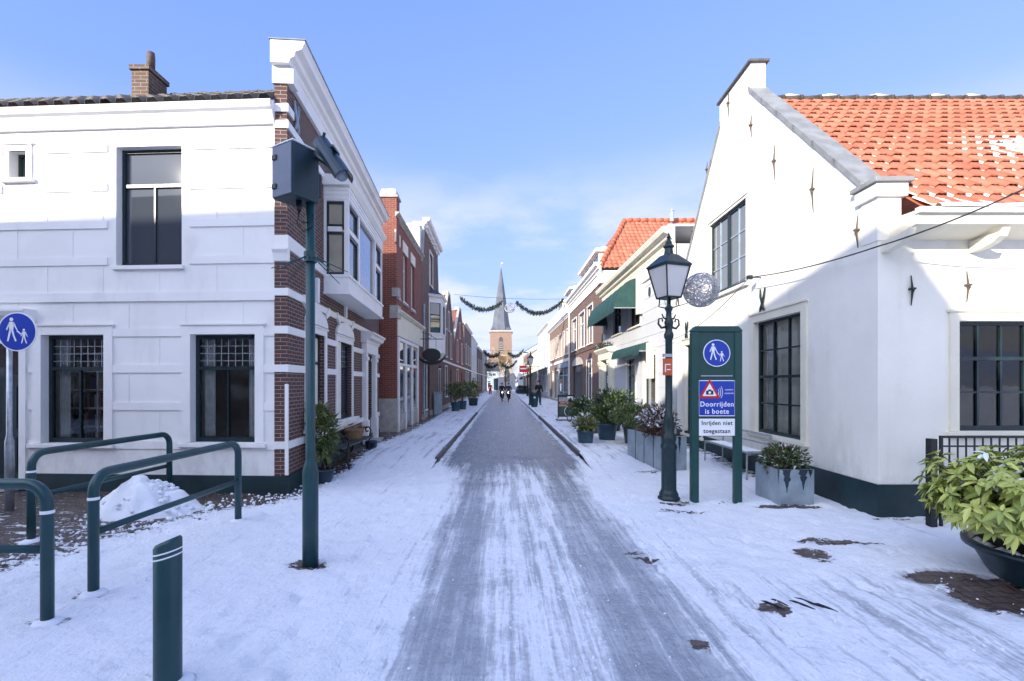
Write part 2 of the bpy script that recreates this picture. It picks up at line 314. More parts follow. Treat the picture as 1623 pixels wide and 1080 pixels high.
def window(h,w,rc,secs=((1,1,1),),fm='dark_frame',glass='glass_dark',dep=.09,fw=.05,bw=.022,sill=True,sur=0,surm='white_paint',curtain=0,leaded=0,d0=0,label=None,name='window',sillm=None):
    a0,a1,z0,z1=rc; d1=d0-dep
    f=MB(); D0,D1=d1-.06,d1
    w.box(f,a0,a0+fw,z0,z1,D0,D1); w.box(f,a1-fw,a1,z0,z1,D0,D1)
    w.box(f,a0+fw,a1-fw,z1-fw,z1,D0,D1-.003); w.box(f,a0+fw,a1-fw,z0,z0+fw*1.3,D0,D1-.003)
    A0,A1,Z0,Z1=a0+fw,a1-fw,z0+fw*1.3,z1-fw; tot=sum(s[0] for s in secs); z=Z1
    for i,(fr,nc,nr) in enumerate(secs):
        zt=z; zb=z-(Z1-Z0)*fr/tot; z=zb
        if i<len(secs)-1: w.box(f,A0,A1,zb-fw*.5,zb+fw*.5,D0+.004,D1+.006)
        for k in range(1,nc):
            x=lerp(A0,A1,k/nc); b=bw*(1.4 if nc==2 else 1); w.box(f,x-b/2,x+b/2,zb,zt,D0+.006,D1-.008)
        for k in range(1,nr):
            y=lerp(zb,zt,k/nr); w.box(f,A0,A1,y-bw/2,y+bw/2,D0+.008,D1-.012)
    o=f.build(name,fm,h)
    if label: o['label']=label
    g=MB(); y=d1-.035; g.add([w.pt(A0-.01,Z0-.01,y),w.pt(A1+.01,Z0-.01,y),w.pt(A1+.01,Z1+.01,y),w.pt(A0-.01,Z1+.01,y)],[(0,1,2,3)]); g.build('pane',glass,o,orient=w.n)
    if leaded:
        l=MB(); zt=Z1; zb=Z1-(Z1-Z0)*secs[0][0]/tot
        for k in range(1,8): x=lerp(A0,A1,k/8); w.box(l,x-.005,x+.005,zb,zt,y+.002,y+.009)
        for k in range(1,4): q=lerp(zb,zt,k/4); w.box(l,A0,A1,q-.005,q+.005,y+.001,y+.007)
        l.build('leaded_light','lead_grey',o)
    if sill:
        s=MB(); w.box(s,a0-.05-sur,a1+.05+sur,z0-.07,z0-.004,d1-.02,d0+.05+(.03 if sur else 0)); s.build('sill',sillm or surm,o,bevel=.006)
    if sur:
        s=MB(); w.box(s,a0-sur,a0-.001,z0,z1+sur,d0-.02,d0+.028); w.box(s,a1+.001,a1+sur,z0,z1+sur,d0-.02,d0+.028); w.box(s,a0-.001,a1+.001,z1,z1+sur,d0-.02,d0+.025)
        w.box(s,a0-sur-.03,a1+sur+.03,z1+sur,z1+sur+.03,d0-.02,d0+.05); s.build('surround',surm,o)
    if curtain:
        c=MB()
        for (p,q) in ((0,.2),(.82,1)):
            n=14; vs=[]
            for k in range(n+1):
                x=lerp(lerp(A0,A1,p),lerp(A0,A1,q),k/n); dd=d1-.16+.025*math.sin(k*1.9); vs+=[w.pt(x,Z0,dd),w.pt(x,Z1,dd)]
            c.add(vs,[(2*k,2*k+2,2*k+3,2*k+1) for k in range(n)])
        c.build('curtain','curtain',o,True)
    return o
CORN=[(0,0),(.06,0),(.07,.10),(.16,.14),(.18,.22),(.30,.27),(.34,.36),(.34,.42),(0,.42)]
def cornice(h,w,a0,a1,z,k=1.0,m='white_paint',name='cornice',base=0,ends=.25):
    mb=MB(); w.extr(mb,[(base+d*k,z+q*k) for d,q in CORN],a0-ends*k,a1+ends*k); return mb.build(name,m,h)
def tiles(mb,O,U,V,w,l,tw=.215,tl=.32,test=None,snow=None,n=8,amp=.03,lift=.035):
    """pantiles over a rectangle: O eave corner, U along the eave, V up the slope (unit vectors)"""
    O,U,V=Vector(O),Vector(U).normalized(),Vector(V).normalized(); N=U.cross(V); N=N if N.z>0 else -N
    nc=int(round(w/tw)); nr=int(round(l/tl)); tw=w/nc; tl=l/nr
    for r in range(nr):
        for c in range(nc):
            if test and not test((c+.5)*tw,(r+.5)*tl): continue
            vs=[];at=[]; jx=random.uniform(-.006,.006); jn=random.uniform(0,.008)
            for j,(b,hh) in enumerate(((r*tl-.05,lift-.02),(r*tl-.05,lift),((r+1)*tl,0))):
                for k in range(n+1):
                    f=k/n; z=amp*math.sin(2*PI*(f-.12))+amp*.45*math.sin(4*PI*f)
                    p=O+U*((c+f)*tw+jx)+V*b+N*(z+hh+jn); vs.append(p)
                    at.append(snow((c+f)*tw,max(0,b),z/amp) if snow else 0)
            m=n+1; mb.add(vs,[(j*m+k,j*m+k+1,(j+1)*m+k+1,(j+1)*m+k) for j in range(2) for k in range(n)],at)
def leaves(mb,fn,n,size,wid=.45,mi=0,snow=0,up=.3,fold=.25,snowz=0):
    """n leaves; fn() -> (position, outward direction)"""
    for _ in range(n):
        p,d=fn(); L=size*random.uniform(.6,1.25); d=(Vector(d)+Vector((random.gauss(0,.5),random.gauss(0,.5),random.gauss(up,.5)))).normalized()
        x=d.cross(Vector((random.gauss(0,.4),random.gauss(0,.4),1))).normalized(); nn=x.cross(d)
        w_=L*wid*.5; vs=[p,p+d*L*.45+x*w_+nn*fold*w_,p+d*L-nn*L*.12,p+d*L*.45-x*w_+nn*fold*w_,p+d*L*.5]
        mb.mi=1 if snow and random.random()<snow and p.z>snowz else mi
        mb.add(vs,[(0,1,4),(1,2,4),(2,3,4),(3,0,4)])
    mb.mi=0
def ell(c,rx,ry,rz,shell=.5):
    c=Vector(c)
    def fn():
        while 1:
            q=Vector((random.gauss(0,1),random.gauss(0,1),random.gauss(0,1)))
            if q.length>.01: break
        q.normalize(); k=random.uniform(shell,1); nz=1+.35*noise.noise(q*2.2+c)
        return c+Vector((q.x*rx,q.y*ry,q.z*rz))*k*nz,q
    return fn
def text(s,size,w,a,z,d,mat,parent,name='lettering',align='CENTER',sx=1.0,bold=.0,space=1.0):
    cu=bpy.data.curves.new('t','FONT'); cu.body=s; cu.size=size; cu.align_x=align; cu.align_y='CENTER'; cu.extrude=.0015; cu.offset=bold; cu.space_character=space; cu.resolution_u=3
    o=bpy.data.objects.new('t',cu); COL.objects.link(o); bpy.context.view_layer.update()
    me=bpy.data.meshes.new_from_object(o.evaluated_get(bpy.context.evaluated_depsgraph_get())); bpy.data.objects.remove(o)
    mb=MB(); mb.add([w.pt(a+v.co.x*sx*w.flip,z+v.co.y,d+v.co.z) for v in me.vertices],[tuple(p.vertices) for p in me.polygons]); bpy.data.meshes.remove(me)
    return mb.build(name,mat,parent)
# ---------------------------------------------------------------- camera, sky, sun
cam=bpy.data.cameras.new('camera'); co=bpy.data.objects.new('camera',cam); COL.objects.link(co); S.camera=co
co.location=(0,0,H); co.rotation_euler=(R(90),0,0); cam.sensor_width=36; cam.lens=36*F/1623; cam.clip_end=2000; cam.clip_start=.05
cam.shift_x=(811.5-U0)/1623; cam.shift_y=(V0-540)/1623
sv=-Vector(SUN).normalized(); EL=math.asin(sv.z); AZ=math.atan2(sv.x,sv.y)
sun=bpy.data.lights.new('sun','SUN'); sun.energy=2.0; sun.angle=R(.5); sun.color=(1,.90,.76)
so=bpy.data.objects.new('sun',sun); COL.objects.link(so); so.rotation_euler=(-sv).to_track_quat('-Z','Y').to_euler()
wd=bpy.data.worlds.new('World'); S.world=wd; wd.use_nodes=True; nt=wd.node_tree; N_=nt.nodes; bg=N_['Background']
sky=N_.new('ShaderNodeTexSky'); sky.sky_type='NISHITA'; sky.sun_disc=False; sky.sun_elevation=EL; sky.sun_rotation=AZ; sky.air_density=1.0; sky.dust_density=.1; sky.ozone_density=3.5
def wn(t,**k):
    n=N_.new(t)
    for a,v in k.items(): setattr(n,a,v)
    return n
tc=wn('ShaderNodeTexCoord'); sx=wn('ShaderNodeSeparateXYZ'); nt.links.new(tc.outputs['Generated'],sx.inputs[0])
def wm(op,a,b=0.0,cl=False):
    n=wn('ShaderNodeMath',operation=op,use_clamp=cl)
    for i,v in enumerate((a,b)):
        if isinstance(v,bpy.types.NodeSocket): nt.links.new(v,n.inputs[i])
        else: n.inputs[i].default_value=v
    return n.outputs[0]
# thin clouds on a plane high overhead: direction / (z + small)
den=wm('ADD',wm('MAXIMUM',sx.outputs[2],0.0),.10); cb=wn('ShaderNodeCombineXYZ')
nt.links.new(wm('DIVIDE',sx.outputs[0],den),cb.inputs[0]); nt.links.new(wm('DIVIDE',sx.outputs[1],den),cb.inputs[1])
def wnoise(s,d,r,off):
    v=wn('ShaderNodeVectorMath',operation='ADD'); nt.links.new(cb.outputs[0],v.inputs[0]); v.inputs[1].default_value=off
    n=wn('ShaderNodeTexNoise'); nt.links.new(v.outputs[0],n.inputs[0]); n.inputs['Scale'].default_value=s; n.inputs['Detail'].default_value=d; n.inputs['Roughness'].default_value=r; return n.outputs['Fac']
def wr(x,a,b,lo=0,hi=1):
    n=wn('ShaderNodeMapRange',interpolation_type='SMOOTHSTEP'); nt.links.new(x,n.inputs[0])
    for i,v in ((1,a),(2,b),(3,lo),(4,hi)): n.inputs[i].default_value=v
    return n.outputs[0]
cl=wr(wm('ADD',wm('MULTIPLY',wnoise(.75,7,.58,(3.1,1.7,0)),.8),wm('MULTIPLY',wnoise(.28,3,.5,(7,2,1)),.45)),.53,.68)
low=wr(sx.outputs[2],.46,.26)           # only near the horizon
msk=wm('MULTIPLY',wm('MULTIPLY',cl,low),.75,True)
mx=wn('ShaderNodeMix',data_type='RGBA'); nt.links.new(msk,mx.inputs[0]); tint=wn('ShaderNodeMix',data_type='RGBA',blend_type='MULTIPLY'); tint.inputs[0].default_value=1; nt.links.new(sky.outputs[0],tint.inputs[6]); tint.inputs[7].default_value=(1.16,1.24,1.80,1); dv=wn('ShaderNodeVectorMath',operation='MULTIPLY_ADD'); nt.links.new(tint.outputs[2],dv.inputs[0]); dv.inputs[1].default_value=(1/1.5,1/1.85,1/3.6); dv.inputs[2].default_value=(1,1,1); dq=wn('ShaderNodeVectorMath',operation='DIVIDE'); nt.links.new(tint.outputs[2],dq.inputs[0]); nt.links.new(dv.outputs[0],dq.inputs[1]); 
# glow added to the unseen sky round the low sun, to fill the shade
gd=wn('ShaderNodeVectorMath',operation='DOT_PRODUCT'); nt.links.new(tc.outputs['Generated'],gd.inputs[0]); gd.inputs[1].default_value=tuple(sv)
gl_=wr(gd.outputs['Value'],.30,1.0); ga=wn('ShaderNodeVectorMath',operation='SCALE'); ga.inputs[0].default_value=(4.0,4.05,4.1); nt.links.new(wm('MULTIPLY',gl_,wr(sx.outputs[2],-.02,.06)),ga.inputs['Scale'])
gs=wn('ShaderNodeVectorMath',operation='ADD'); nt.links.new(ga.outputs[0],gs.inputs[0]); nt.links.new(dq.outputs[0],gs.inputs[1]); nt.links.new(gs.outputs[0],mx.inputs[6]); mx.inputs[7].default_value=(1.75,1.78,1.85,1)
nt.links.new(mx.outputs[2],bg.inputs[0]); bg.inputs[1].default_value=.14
S.view_settings.view_transform='Standard'; S.view_settings.look='None'; S.view_settings.exposure=1.97; S.view_settings.gamma=1
S.cycles.max_bounces=8; S.cycles.transparent_max_bounces=12; S.cycles.use_denoising=True; S.cycles.sample_clamp_indirect=6
# ---------------------------------------------------------------- ground
KL,KR=-1.50,1.86                          # kerb lines of the lane beyond the crossing
def gz(x,y):
    k=sstep(9.8,11.6,y)*.10; return k if (x<KL or x>KR) else 0.0
rg=random.Random(3)
prints={}
for _ in range(330):
    x,y=(rg.uniform(-5,-.9),rg.uniform(2.4,9)) if rg.random()<.5 else (rg.uniform(1.3,5),rg.uniform(2.6,11))
    prints.setdefault((int(x//.5),int(y//.5)),[]).append((x,y,rg.uniform(-.5,.5),rg.uniform(.5,1)))
def seg(px): return [(G(u,v).x,G(u,v).y) for u,v in px]
BL=seg([(-220,930),(0,905),(120,872),(235,838),(330,812),(440,796),(510,772),(545,750),(600,702),(640,682),(700,656)])
BL=BL[:6]+[(-3.15,8.3),(-3.12,9.6),(-3.40,13.5),(-3.15,16),(-3.15,20),(-3.3,26),(-3.45,34)]
def bl_edge(y):          # x of the border between swept brick and snow along the left houses
    for (x0,y0),(x1,y1) in zip(BL,BL[1:]):
        if y0<=y<=y1: return lerp(x0,x1,(y-y0)/(y1-y0))
    return BL[0][0]-3 if y<BL[0][1] else -3.4
blobs=[(G(1495,915),.24,.11,1.15),(G(1570,930),.28,.17,1.2),(G(1625,948),.40,.24,1.3),(G(1310,858),.24,.10,.75),(G(1345,860),.35,.05,.75),(G(1288,878),.14,.16,.75),(G(1068,797),.3,.14,.55),(G(1078,810),.3,.1,.5),(G(1110,1020),.06,.07,.6),(G(1024,885),.12,.05,.62),(G(1003,876),.09,.04,.6),(G(1225,962),.12,.07,.8),(G(490,893),.16,.12,.6),(G(75,985),.14,.1,.5),(G(142,942),.14,.1,.5),(G(1160,795),.2,.08,.4),(G(266,1083),.14,.12,.5),(G(1030,748),.3,.12,.6),(G(1245,803),.4,.09,.8),(G(830,726),.5,.15,.4),(G(770,760),.5,.1,.35)]
def attrs(x,y):
    ba=0.0
    e=bl_edge(y); d=e-x
    if y<7.9: ba=max(ba,sstep(-.55,.45,d)*(.70+.15*sstep(6.2,7.3,y)))
    elif y<34: ba=max(ba,sstep(-.25,.35,d)*.85)
    if y>3: ba=max(ba,sstep(4.55,4.95,x)*.55*(1 if 7.8<y<14 else 0))
    if 2<y<6.42: ba=max(ba,.5*sstep(.35,.0,abs(y-6.33)/.4)*(x>4.9))
    for c,rx,ry,k in blobs:
        q=((x-c.x)/rx)**2+((y-c.y)/ry)**2
        if q<3.4: ba=max(ba,min(1.15,k)*sstep(3.4,.15,q))
    sl0=0.0
    for c,rx,ry,k in blobs[:3]:
        q=((x-c.x)/rx)**2+((y-c.y)/ry)**2
        sl0=max(sl0,.62*sstep(5.5,2.0,q))
    # wheel tracks and the worn lane
    w1=math.exp(-((x+.42+.02*(y-5))/.42)**2); w2=math.exp(-((x-1.05-.02*(y-5))/(.5+.10*sstep(6,2.5,y)))**2)
    nar=sstep(9,12,y)
    sl=max(w1*.88,w2*.86,sl0)
    mid=.42*sstep(-1.3,-.5,x)*sstep(2.1,1.2,x)
    sl=max(sl,mid)
    inl=1 if KL<x<KR else 0
    lane=1.2*sstep(KL-.05,KL+.4,x)*sstep(KR+.05,KR-.4,x)
    sl=lerp(sl,max(sl*.8,lane),nar)
    if not inl: sl=lerp(sl,.27,nar)
    if y<8.5 and x>1.5: sl=max(sl,.36*sstep(1.3,1.9,x)*sstep(4.9,3.4,x)*sstep(5.4,3.6,y))
    if y<3.6: sl=max(sl,.30*sstep(3.6,2.8,y)*sstep(-.9,0,x)*sstep(3,1.5,x))
    return sl,ba
def ghz(x,y):
    h=gz(x,y)
    if y<45:
        h+=.020*noise.noise((x*1.3,y*1.3,0))+.016*noise.noise((x*3.7,y*3.7,4))+.010*noise.noise((x*9,y*9,8))
        if y<16: h+=.009*noise.noise((x*19,y*19,2))
        for i in (-1,0,1):
            for j in (-1,0,1):
                for px,py,a,k in prints.get((int(x//.5)+i,int(y//.5)+j),()):
                    dx,dy=x-px,y-py; rx=dx*math.cos(a)-dy*math.sin(a); ry=dx*math.sin(a)+dy*math.cos(a); q=(rx/.055)**2+(ry/.13)**2
                    if q<2.5: h-=.030*k*math.exp(-q*q); h+=.012*k*math.exp(-(q-1.6)**2*3)
    return h
def rng(*segs):
    o=[]
    for a,b,st in segs:
        n=max(1,int(round((b-a)/st))); o+=[lerp(a,b,i/n) for i in range(n)]
    return o+[segs[-1][1]]
YS=rng((-14,1.8,.8),(1.8,7.5,.045),(7.5,12,.07),(12,20,.16),(20,45,.5),(45,170,4))
def sheet(name,xs):
    vs=[];sl=[];ba=[]
    for y in YS:
        for x in xs:
            xx=min(max(x,xs[0]),xs[-1]); k=1e-4 if x==xs[0] and name!='pavement' else 0
            s_,b_=attrs(x,y); z=ghz(x+(.0006 if x==KL and name=='road' else 0)+(.0006 if x==KR and name=='pavement_right' else -.0006 if x==KR else 0)-(.0006 if x==KL and name!='road' else 0),y)-min(1,b_)*.012-s_*.008
            vs.append((x,y,z)); sl.append(s_); ba.append(b_)
    n=len(xs); fs=[(j*n+i,j*n+i+1,(j+1)*n+i+1,(j+1)*n+i) for j in range(len(YS)-1) for i in range(n-1)]
    me=bpy.data.meshes.new(name); me.from_pydata(vs,[],fs); me.materials.append(M['street_snow'])
    for nm,d in (('slush',sl),('bare',ba)): a=me.attributes.new(nm,'FLOAT','POINT'); a.data.foreach_set('value',d)
    me.polygons.foreach_set('use_smooth',[True]*len(me.polygons))
    return tag(link(bpy.data.objects.new(name,me)),kind='structure')
sheet('pavement',rng((-16,-7,.4),(-7,KL,.05))); sheet('road',rng((KL,KR,.05))); sheet('pavement_right',rng((KR,6.2,.05),(6.2,14,.4)))
g=MB(); g.add([(-400,-300,-.12),(400,-300,-.12),(400,900,-.12),(-400,900,-.12)],[(0,1,2,3)]); tag(g.build('ground','snow'),kind='structure')
for nm,x,ya,yb in (('kerb',KL,10.9,27),('kerb_right',KR,11.75,24)):
    k=MB(); y=ya
    while y<yb:
        x1=x+(-.012 if nm=='kerb' else .012); k.box(min(x,x1)-.035,max(x,x1)+.035,y,y+.985,-.1,gz(9,y+.5)+.012+random.uniform(-.004,.004)); y+=1.0
    tag(k.build(nm,'dark_cap',bevel=.01),kind='structure')
# drain with slots
d=thing('road_drain','dark slotted drain grating half buried in the trampled snow','drain',G(1262,958)); mb=MB()
c=G(1262,958)
for k in range(6):
    o=Vector((-.20+.08*k,.05*math.sin(k*2.1),.0)); a=R(-52+random.uniform(-4,4)); e=Vector((math.cos(a),math.sin(a),0)); L=random.uniform(.07,.15)
    if k==2: continue
    mb.tube([c+o-e*L+Vector((0,0,-.006)),c+o-e*L*.4+Vector((0,.006,.0)),c+o+e*L*.3+Vector((0,-.004,.001)),c+o+e*L+Vector((0,0,-.006))],[.004,.013,.010,.004],6)
mb.build('grating','black_metal',d)
# ---------------------------------------------------------------- the houses across the square, behind the viewer (their shade lies over the crossing)
def back_house(name,label,poly,y0,y1,m,body=None):
    h=thing(name,label,'house',(poly[0][0],y0,0)); w=W((poly[0][0],y0),(poly[0][0]+1,y0),(poly[0][0],y0+5)); x0=poly[0][0]
    mb=MB(); hs=[]; xs=[p[0] for p in poly]; a,b=min(xs),max(xs); top=min(p[1] for p in poly if p[1]>0)
    n=int((b-a-1)/2.4)
    for i in range(n):
        for z in (.9,4.0):
            if z+1.9<top: hs.append((a-x0+1+i*2.4,a-x0+2.1+i*2.4,z,z+1.8))
    wall(mb,w,[(p-x0,q) for p,q in poly],hs,.15,abs(y1-y0)); mb.build('wall',m,h)
    if body: mb=MB(); mb.prism(body,lambda a,b,d: Vector((a,y1-.01-d,b)),0,7.5); mb.build('roof',m,h)
    for q in hs: window(h,w,q,((1,2,1),(2,2,1)),d0=0)
    return h
back_house('row_house','long brick house with a level parapet across the square',[(-34,0),(-12.1,0),(-12.1,11.8),(-34,11.8)],-8,-16,'brick_dark')
back_house('gabled_house','tall house with a sloping side roof across the square',[(-12.05,0),(-4.25,0),(-4.25,7.4),(-5.6,9.2),(-6.5,10.4),(-11.6,12.0),(-12.05,12.0)],-8,-8.45,'brick_brown',[(-12.04,0),(-6.7,0),(-6.7,8.5),(-9,10.4),(-12.04,10.4)])
back_house('low_house','low brick house closing the square',[(-4.2,0),(9,0),(9,5.3),(-4.2,5.3)],-8,-15,'brick_red')

# crumbs of kicked-up snow along the edges of the swept and driven parts
mb=MB(); rc=random.Random(21)
def crumb(x,y,s):
    z=ghz(x,y)-.004; k=6; a0=rc.random()*3; q=[(x+s*math.cos(a0+2*PI*i/k)*rc.uniform(.7,1.2),y+s*math.sin(a0+2*PI*i/k)*rc.uniform(.7,1.2),z) for i in range(k)]; q2=[(x+(a-x)*.62,y+(b-y)*.62,z+s*rc.uniform(.5,.9)) for a,b,_ in q]
    mb.add(q+q2+[(x,y,z+s*.95)],[(i,(i+1)%k,k+(i+1)%k,k+i) for i in range(k)]+[(k+i,k+(i+1)%k,2*k) for i in range(k)])
for _ in range(620):
    y=rc.uniform(4.0,9); x=bl_edge(y)+rc.gauss(-.25,.38); crumb(x,y,rc.uniform(.006,.026))
for _ in range(260):
    y=rc.uniform(8.4,20); crumb(bl_edge(y)+rc.gauss(0,.12),y,rc.uniform(.008,.03))
for _ in range(900):
    y=2.6+8*rc.random()**1.5; x=rc.choice((-1.0,.25,.55,1.7,2.1))+rc.gauss(0,.22); crumb(x,y,rc.uniform(.003,.014))
for _ in range(300): crumb(rc.uniform(-4,-.8),2.6+6*rc.random()**1.4,rc.uniform(.003,.012))
for _ in range(400): crumb(rc.uniform(1.6,4.8),2.8+7*rc.random()**1.4,rc.uniform(.003,.013))
tag(mb.build('snow_crumbs','snow',None,True),'loose crumbs of snow scattered on the trodden street','snow',kind='stuff')
# ---------------------------------------------------------------- corner house, left
h=thing('corner_house','corner house with white front, brick street side banded in white, and oriel window','house',(-3.52,7.82,0))
A=(-3.52,7.82); WF=W(A,(-8.48,8.09),(-5,0)); WS=W(A,(-4.1,15.85),(0,12))
TH=.19; FL=WF.su(-140)
zt=WF.hit(400,197)[1]
r_up=WF.rect(184,288,232,421); r_small=WF.rect(17,43,240,284); r_w1=WF.rect(67,166,531,703); r_w2=WF.rect(303,405,530,702); r_door=WF.rect(-36,33,545,775); r_door=(r_door[0],r_door[1],.12,r_door[3])
mb=MB(); fh=[r_up,r_small,r_w1,r_w2,r_door]
wall(mb,WF,[(TH,.27),(FL,.27),(FL,zt+.3),(TH,zt+.3)],fh,.16)
BZ=[WF.hit(380,v)[1] for v in (229,292,352,411,468,526,584,644,706)]
def strips(mb,w,a0,a1,z0,z1,holes,d0,d1,mar=.0):
    cuts=sorted((max(a0,q[0]-mar),min(a1,q[1]+mar)) for q in holes if q[2]-mar<z1 and q[3]+mar>z0 and q[1]+mar>a0 and q[0]-mar<a1)
    x=a0
    for p,q in cuts+[(a1,a1)]:
        if p-x>.02: w.box(mb,x,p,z0,z1,d0,d1)
        x=max(x,q)
for i,z in enumerate(BZ): strips(mb,WF,TH+.002,FL,z-(.07 if i!=4 else .09),z+.06,fh,-.02,.022+(.012 if i==4 else 0),.14)
# joints of the plaster blocks: narrow fillets
for i in range(len(BZ)-1):
    off=.55+(.45 if i%2 else 0)
    for k in range(6):
        a=TH+off+k*.98
        if a<FL and not any(q[0]-.16<a<q[1]+.16 and q[2]-.16<BZ[i+1]+.3<q[3]+.2 for q in fh): WF.box(mb,a-.008,a+.008,BZ[i+1]+.062,BZ[i]-.075,-.01,.006)
mb.build('front_wall','white_paint',h)
mb=MB(); strips(mb,WF,TH*0-.012,FL,-.1,.28,[r_door],-.1,.035); mb.build('plinth','plinth',h)
o=window(h,WF,r_up,((.30,1,1),(.70,2,1)),glass='glass_flat',dep=.12,fw=.055,sur=0,sill=True)
window(h,WF,r_small,((1,1,1),),glass='glass_pale',dep=.12,fw=.05,sur=.10)
for q,lab in ((r_w1,1),(r_w2,2)): window(h,WF,q,((.30,1,1),(.70,2,1)),glass='glass_clear',dep=.11,fw=.06,sur=.15,curtain=1,leaded=1)
# door at the left edge with its hood
mb=MB(); a0,a1,z0,z1=r_door; w=WF
for p in ((a0,a0+.08),(a1-.08,a1)): w.box(mb,*p,z0,z1,-.16,-.08)
w.box(mb,a0+.08,a1-.08,z1-.08,z1,-.16,-.083); w.box(mb,a0+.08,a1-.08,z1-.60,z1-.52,-.16,-.083)
dr=mb.build('door','dark_frame',h)
mb=MB(); w.box(mb,a0+.08,a1-.08,z0,z1-.6,-.17,-.12)
for k in (0,1):
    x=lerp(a0+.16,a1-.16,.5*k)+.03; w.box(mb,x,x+.32,z0+.15,z0+.75,-.13,-.10); w.box(mb,x,x+.32,z0+.9,z1-.72,-.13,-.10)
mb.build('leaf','green_box',dr)
mb=MB(); w.box(mb,a0+.08,a1-.08,z1-.52,z1-.08,-.16,-.13); mb.build('fanlight','glass_dark',dr)
mb=MB(); w.box(mb,a0-.001,a1-.0,0,.12,-.2,.16); mb.build('step','stone',dr)
mb=MB()
for p in ((a0-.12,a0-.002),(a1+.002,a1+.12)): w.box(mb,*p,.12,z1+.12,-.02,.04)
w.box(mb,a0-.0,a1+.0,z1+.003,z1+.12,-.02,.037)
hz=w.hit(30,510)[1]
w.extr(mb,[(0,hz),(.06,hz),(.08,hz+.05),(.18,hz+.08),(.22,hz+.15),(.22,hz+.19),(0,hz+.19)],a0-.28,a1-.03+.32); mb.build('hood','white_paint',dr)
# room behind the ground-floor windows
mb=MB(); rw=WF.off(-.165)
x0,x1,y0,y1=-8.3,-3.78,8.30,11.2
mb.add([(x0,y0,.3),(x1,y0-.22,.3),(x1,y1,.3),(x0,y1,.3)],[(0,1,2,3)]); mb.add([(x0,y0,3.1),(x1,y0-.22,3.1),(x1,y1,3.1),(x0,y1,3.1)],[(0,1,2,3)])
mb.add([(x0,y0,.3),(x0,y1,.3),(x0,y1,3.1),(x0,y0,3.1)],[(0,1,2,3)]); mb.add([(x0,y1,.3),(x1,y1,.3),(x1,y1,3.1),(x0,y1,3.1)],[(0,1,2,3)]); mb.add([(x1,y0-.2,.3),(x1,y1,.3),(x1,y1,3.1),(x1,y0-.2,3.1)],[(0,1,2,3)])
mb.build('room','room_wall',h)
bc=thing('bookcase','white bookcase full of books seen through the ground floor window by the door','bookcase',(-7.2,9.0,.3))
mb=MB(); bx0,bx1,by0,by1=-7.95,-6.85,8.75,9.02
for x in (bx0,bx1-.03,(bx0+bx1)/2-.015): mb.box(x,x+.03,by0,by1,.3,2.35)
for k in range(7): z=.33+k*.335; mb.box(bx0+.03,bx1-.03,by0+.003,by1-.003,z-.012,z+.012)
mb.box(bx0+.003,bx1-.003,by1-.006,by1+.01,.305,2.34); mb.build('case','white_paint',bc)
for k in range(6):
    mb=MB(); x=bx0+.04
    while x<bx1-.07:
        t_=random.uniform(.02,.045); hh=random.uniform(.2,.29); mb.mi=random.randrange(5); mb.box(x,x+t_-.002,by0+.04,by1-.03,.343+k*.335,.343+k*.335+hh); x+=t_
        if abs(x-(bx0+bx1)/2)<.04: x=(bx0+bx1)/2+.02
    mb.build('book_row',['book_red','book_blue','book_tan','book_green','book_pale'],bc)
# front gutter cornice, roof, chimney
mb=MB(); z=zt
WF.extr(mb,[(0,z-.02),(.05,z-.02),(.07,z+.05),(.10,z+.09),(.12,z+.16),(.17,z+.19),(.19,z+.28),(.17,z+.31),(0,z+.31)],TH,FL); mb.build('gutter_cornice','white_paint',h)
mb=MB(); zz=z+.345; sl=R(33.5); e=WF.e; up=-WF.n*math.cos(sl)+Vector((0,0,math.sin(sl)))
tiles(mb,WF.pt(TH,zz,.12),e,up,FL-TH,1.75,tw=.27,tl=.36,amp=.05,lift=.05)
rf=mb.build('roof','dark_tile',h,True)
mb=MB(); cx0,cx1,cy0,cy1=-6.62,-6.32,8.55,9.02
mb.box(cx0,cx1,cy0,cy1,6.3,7.38); mb.box(cx0-.03,cx1+.03,cy0-.03,cy1+.03,7.38,7.46); ch=mb.build('chimney','brick_chimney',rf)
mb=MB(); mb.box(cx0-.012,cx1+.012,cy0-.05,cy1+.05,6.3,6.50); mb.box(cx1+.003,cx1+.02,cy0,cy1,6.50,6.66); mb.build('flashing','zinc_blue',rf)
mb=MB(); mb.lathe([(.065,7.45),(.068,7.70),(.06,7.80),(.045,7.80),(.045,7.6)],(-6.40,8.72,0),14); mb.build('chimney_pot','rust_iron',rf,True)
# street side
def zc(v): return WS.hit(455,v)[1]
LS=WS.L; ZTOP=zc(132)
r_a=WS.rect(486,514,540,690,500); r_b=WS.rect(534,557,548,682,546); r_d=WS.rect(577,589,563,692,583); r_d=(r_d[0],r_d[1],.1,r_d[3])
zb=min(r_a[2],r_b[2]); r_a=(r_a[0],r_a[1],.95,2.75); r_b=(r_b[0],r_b[1],.95,2.75)
bs0=WS.su(513); WB=WS.off(.5); bs1=WB.su(606); bz0=WB.hit(553,463)[1]; bz1=zc(128)-.9
r_bay=(bs0+.1,bs1-.1,bz0+.3,bz1-.2)
mb=MB(); sh=[r_a,r_b,r_d,r_bay]
wall(mb,WS,[(0,.27),(LS,.27),(LS,ZTOP),(0,ZTOP)],sh,.17)
mb.add([WS.pt(0,.27,0),WS.pt(0,.27,-.2),WS.pt(0,ZTOP,-.2),WS.pt(0,ZTOP,0)],[(0,1,2,3)])
mb.add([WS.pt(0,5.9,-.19),WS.pt(LS,5.9,-.19),WS.pt(LS,ZTOP,-.19),WS.pt(0,ZTOP,-.19)],[(0,1,2,3)])
mb.add([WS.pt(LS,0,0),WS.pt(LS,0,-6),WS.pt(LS,ZTOP,-6),WS.pt(LS,ZTOP,0)],[(0,1,2,3)])
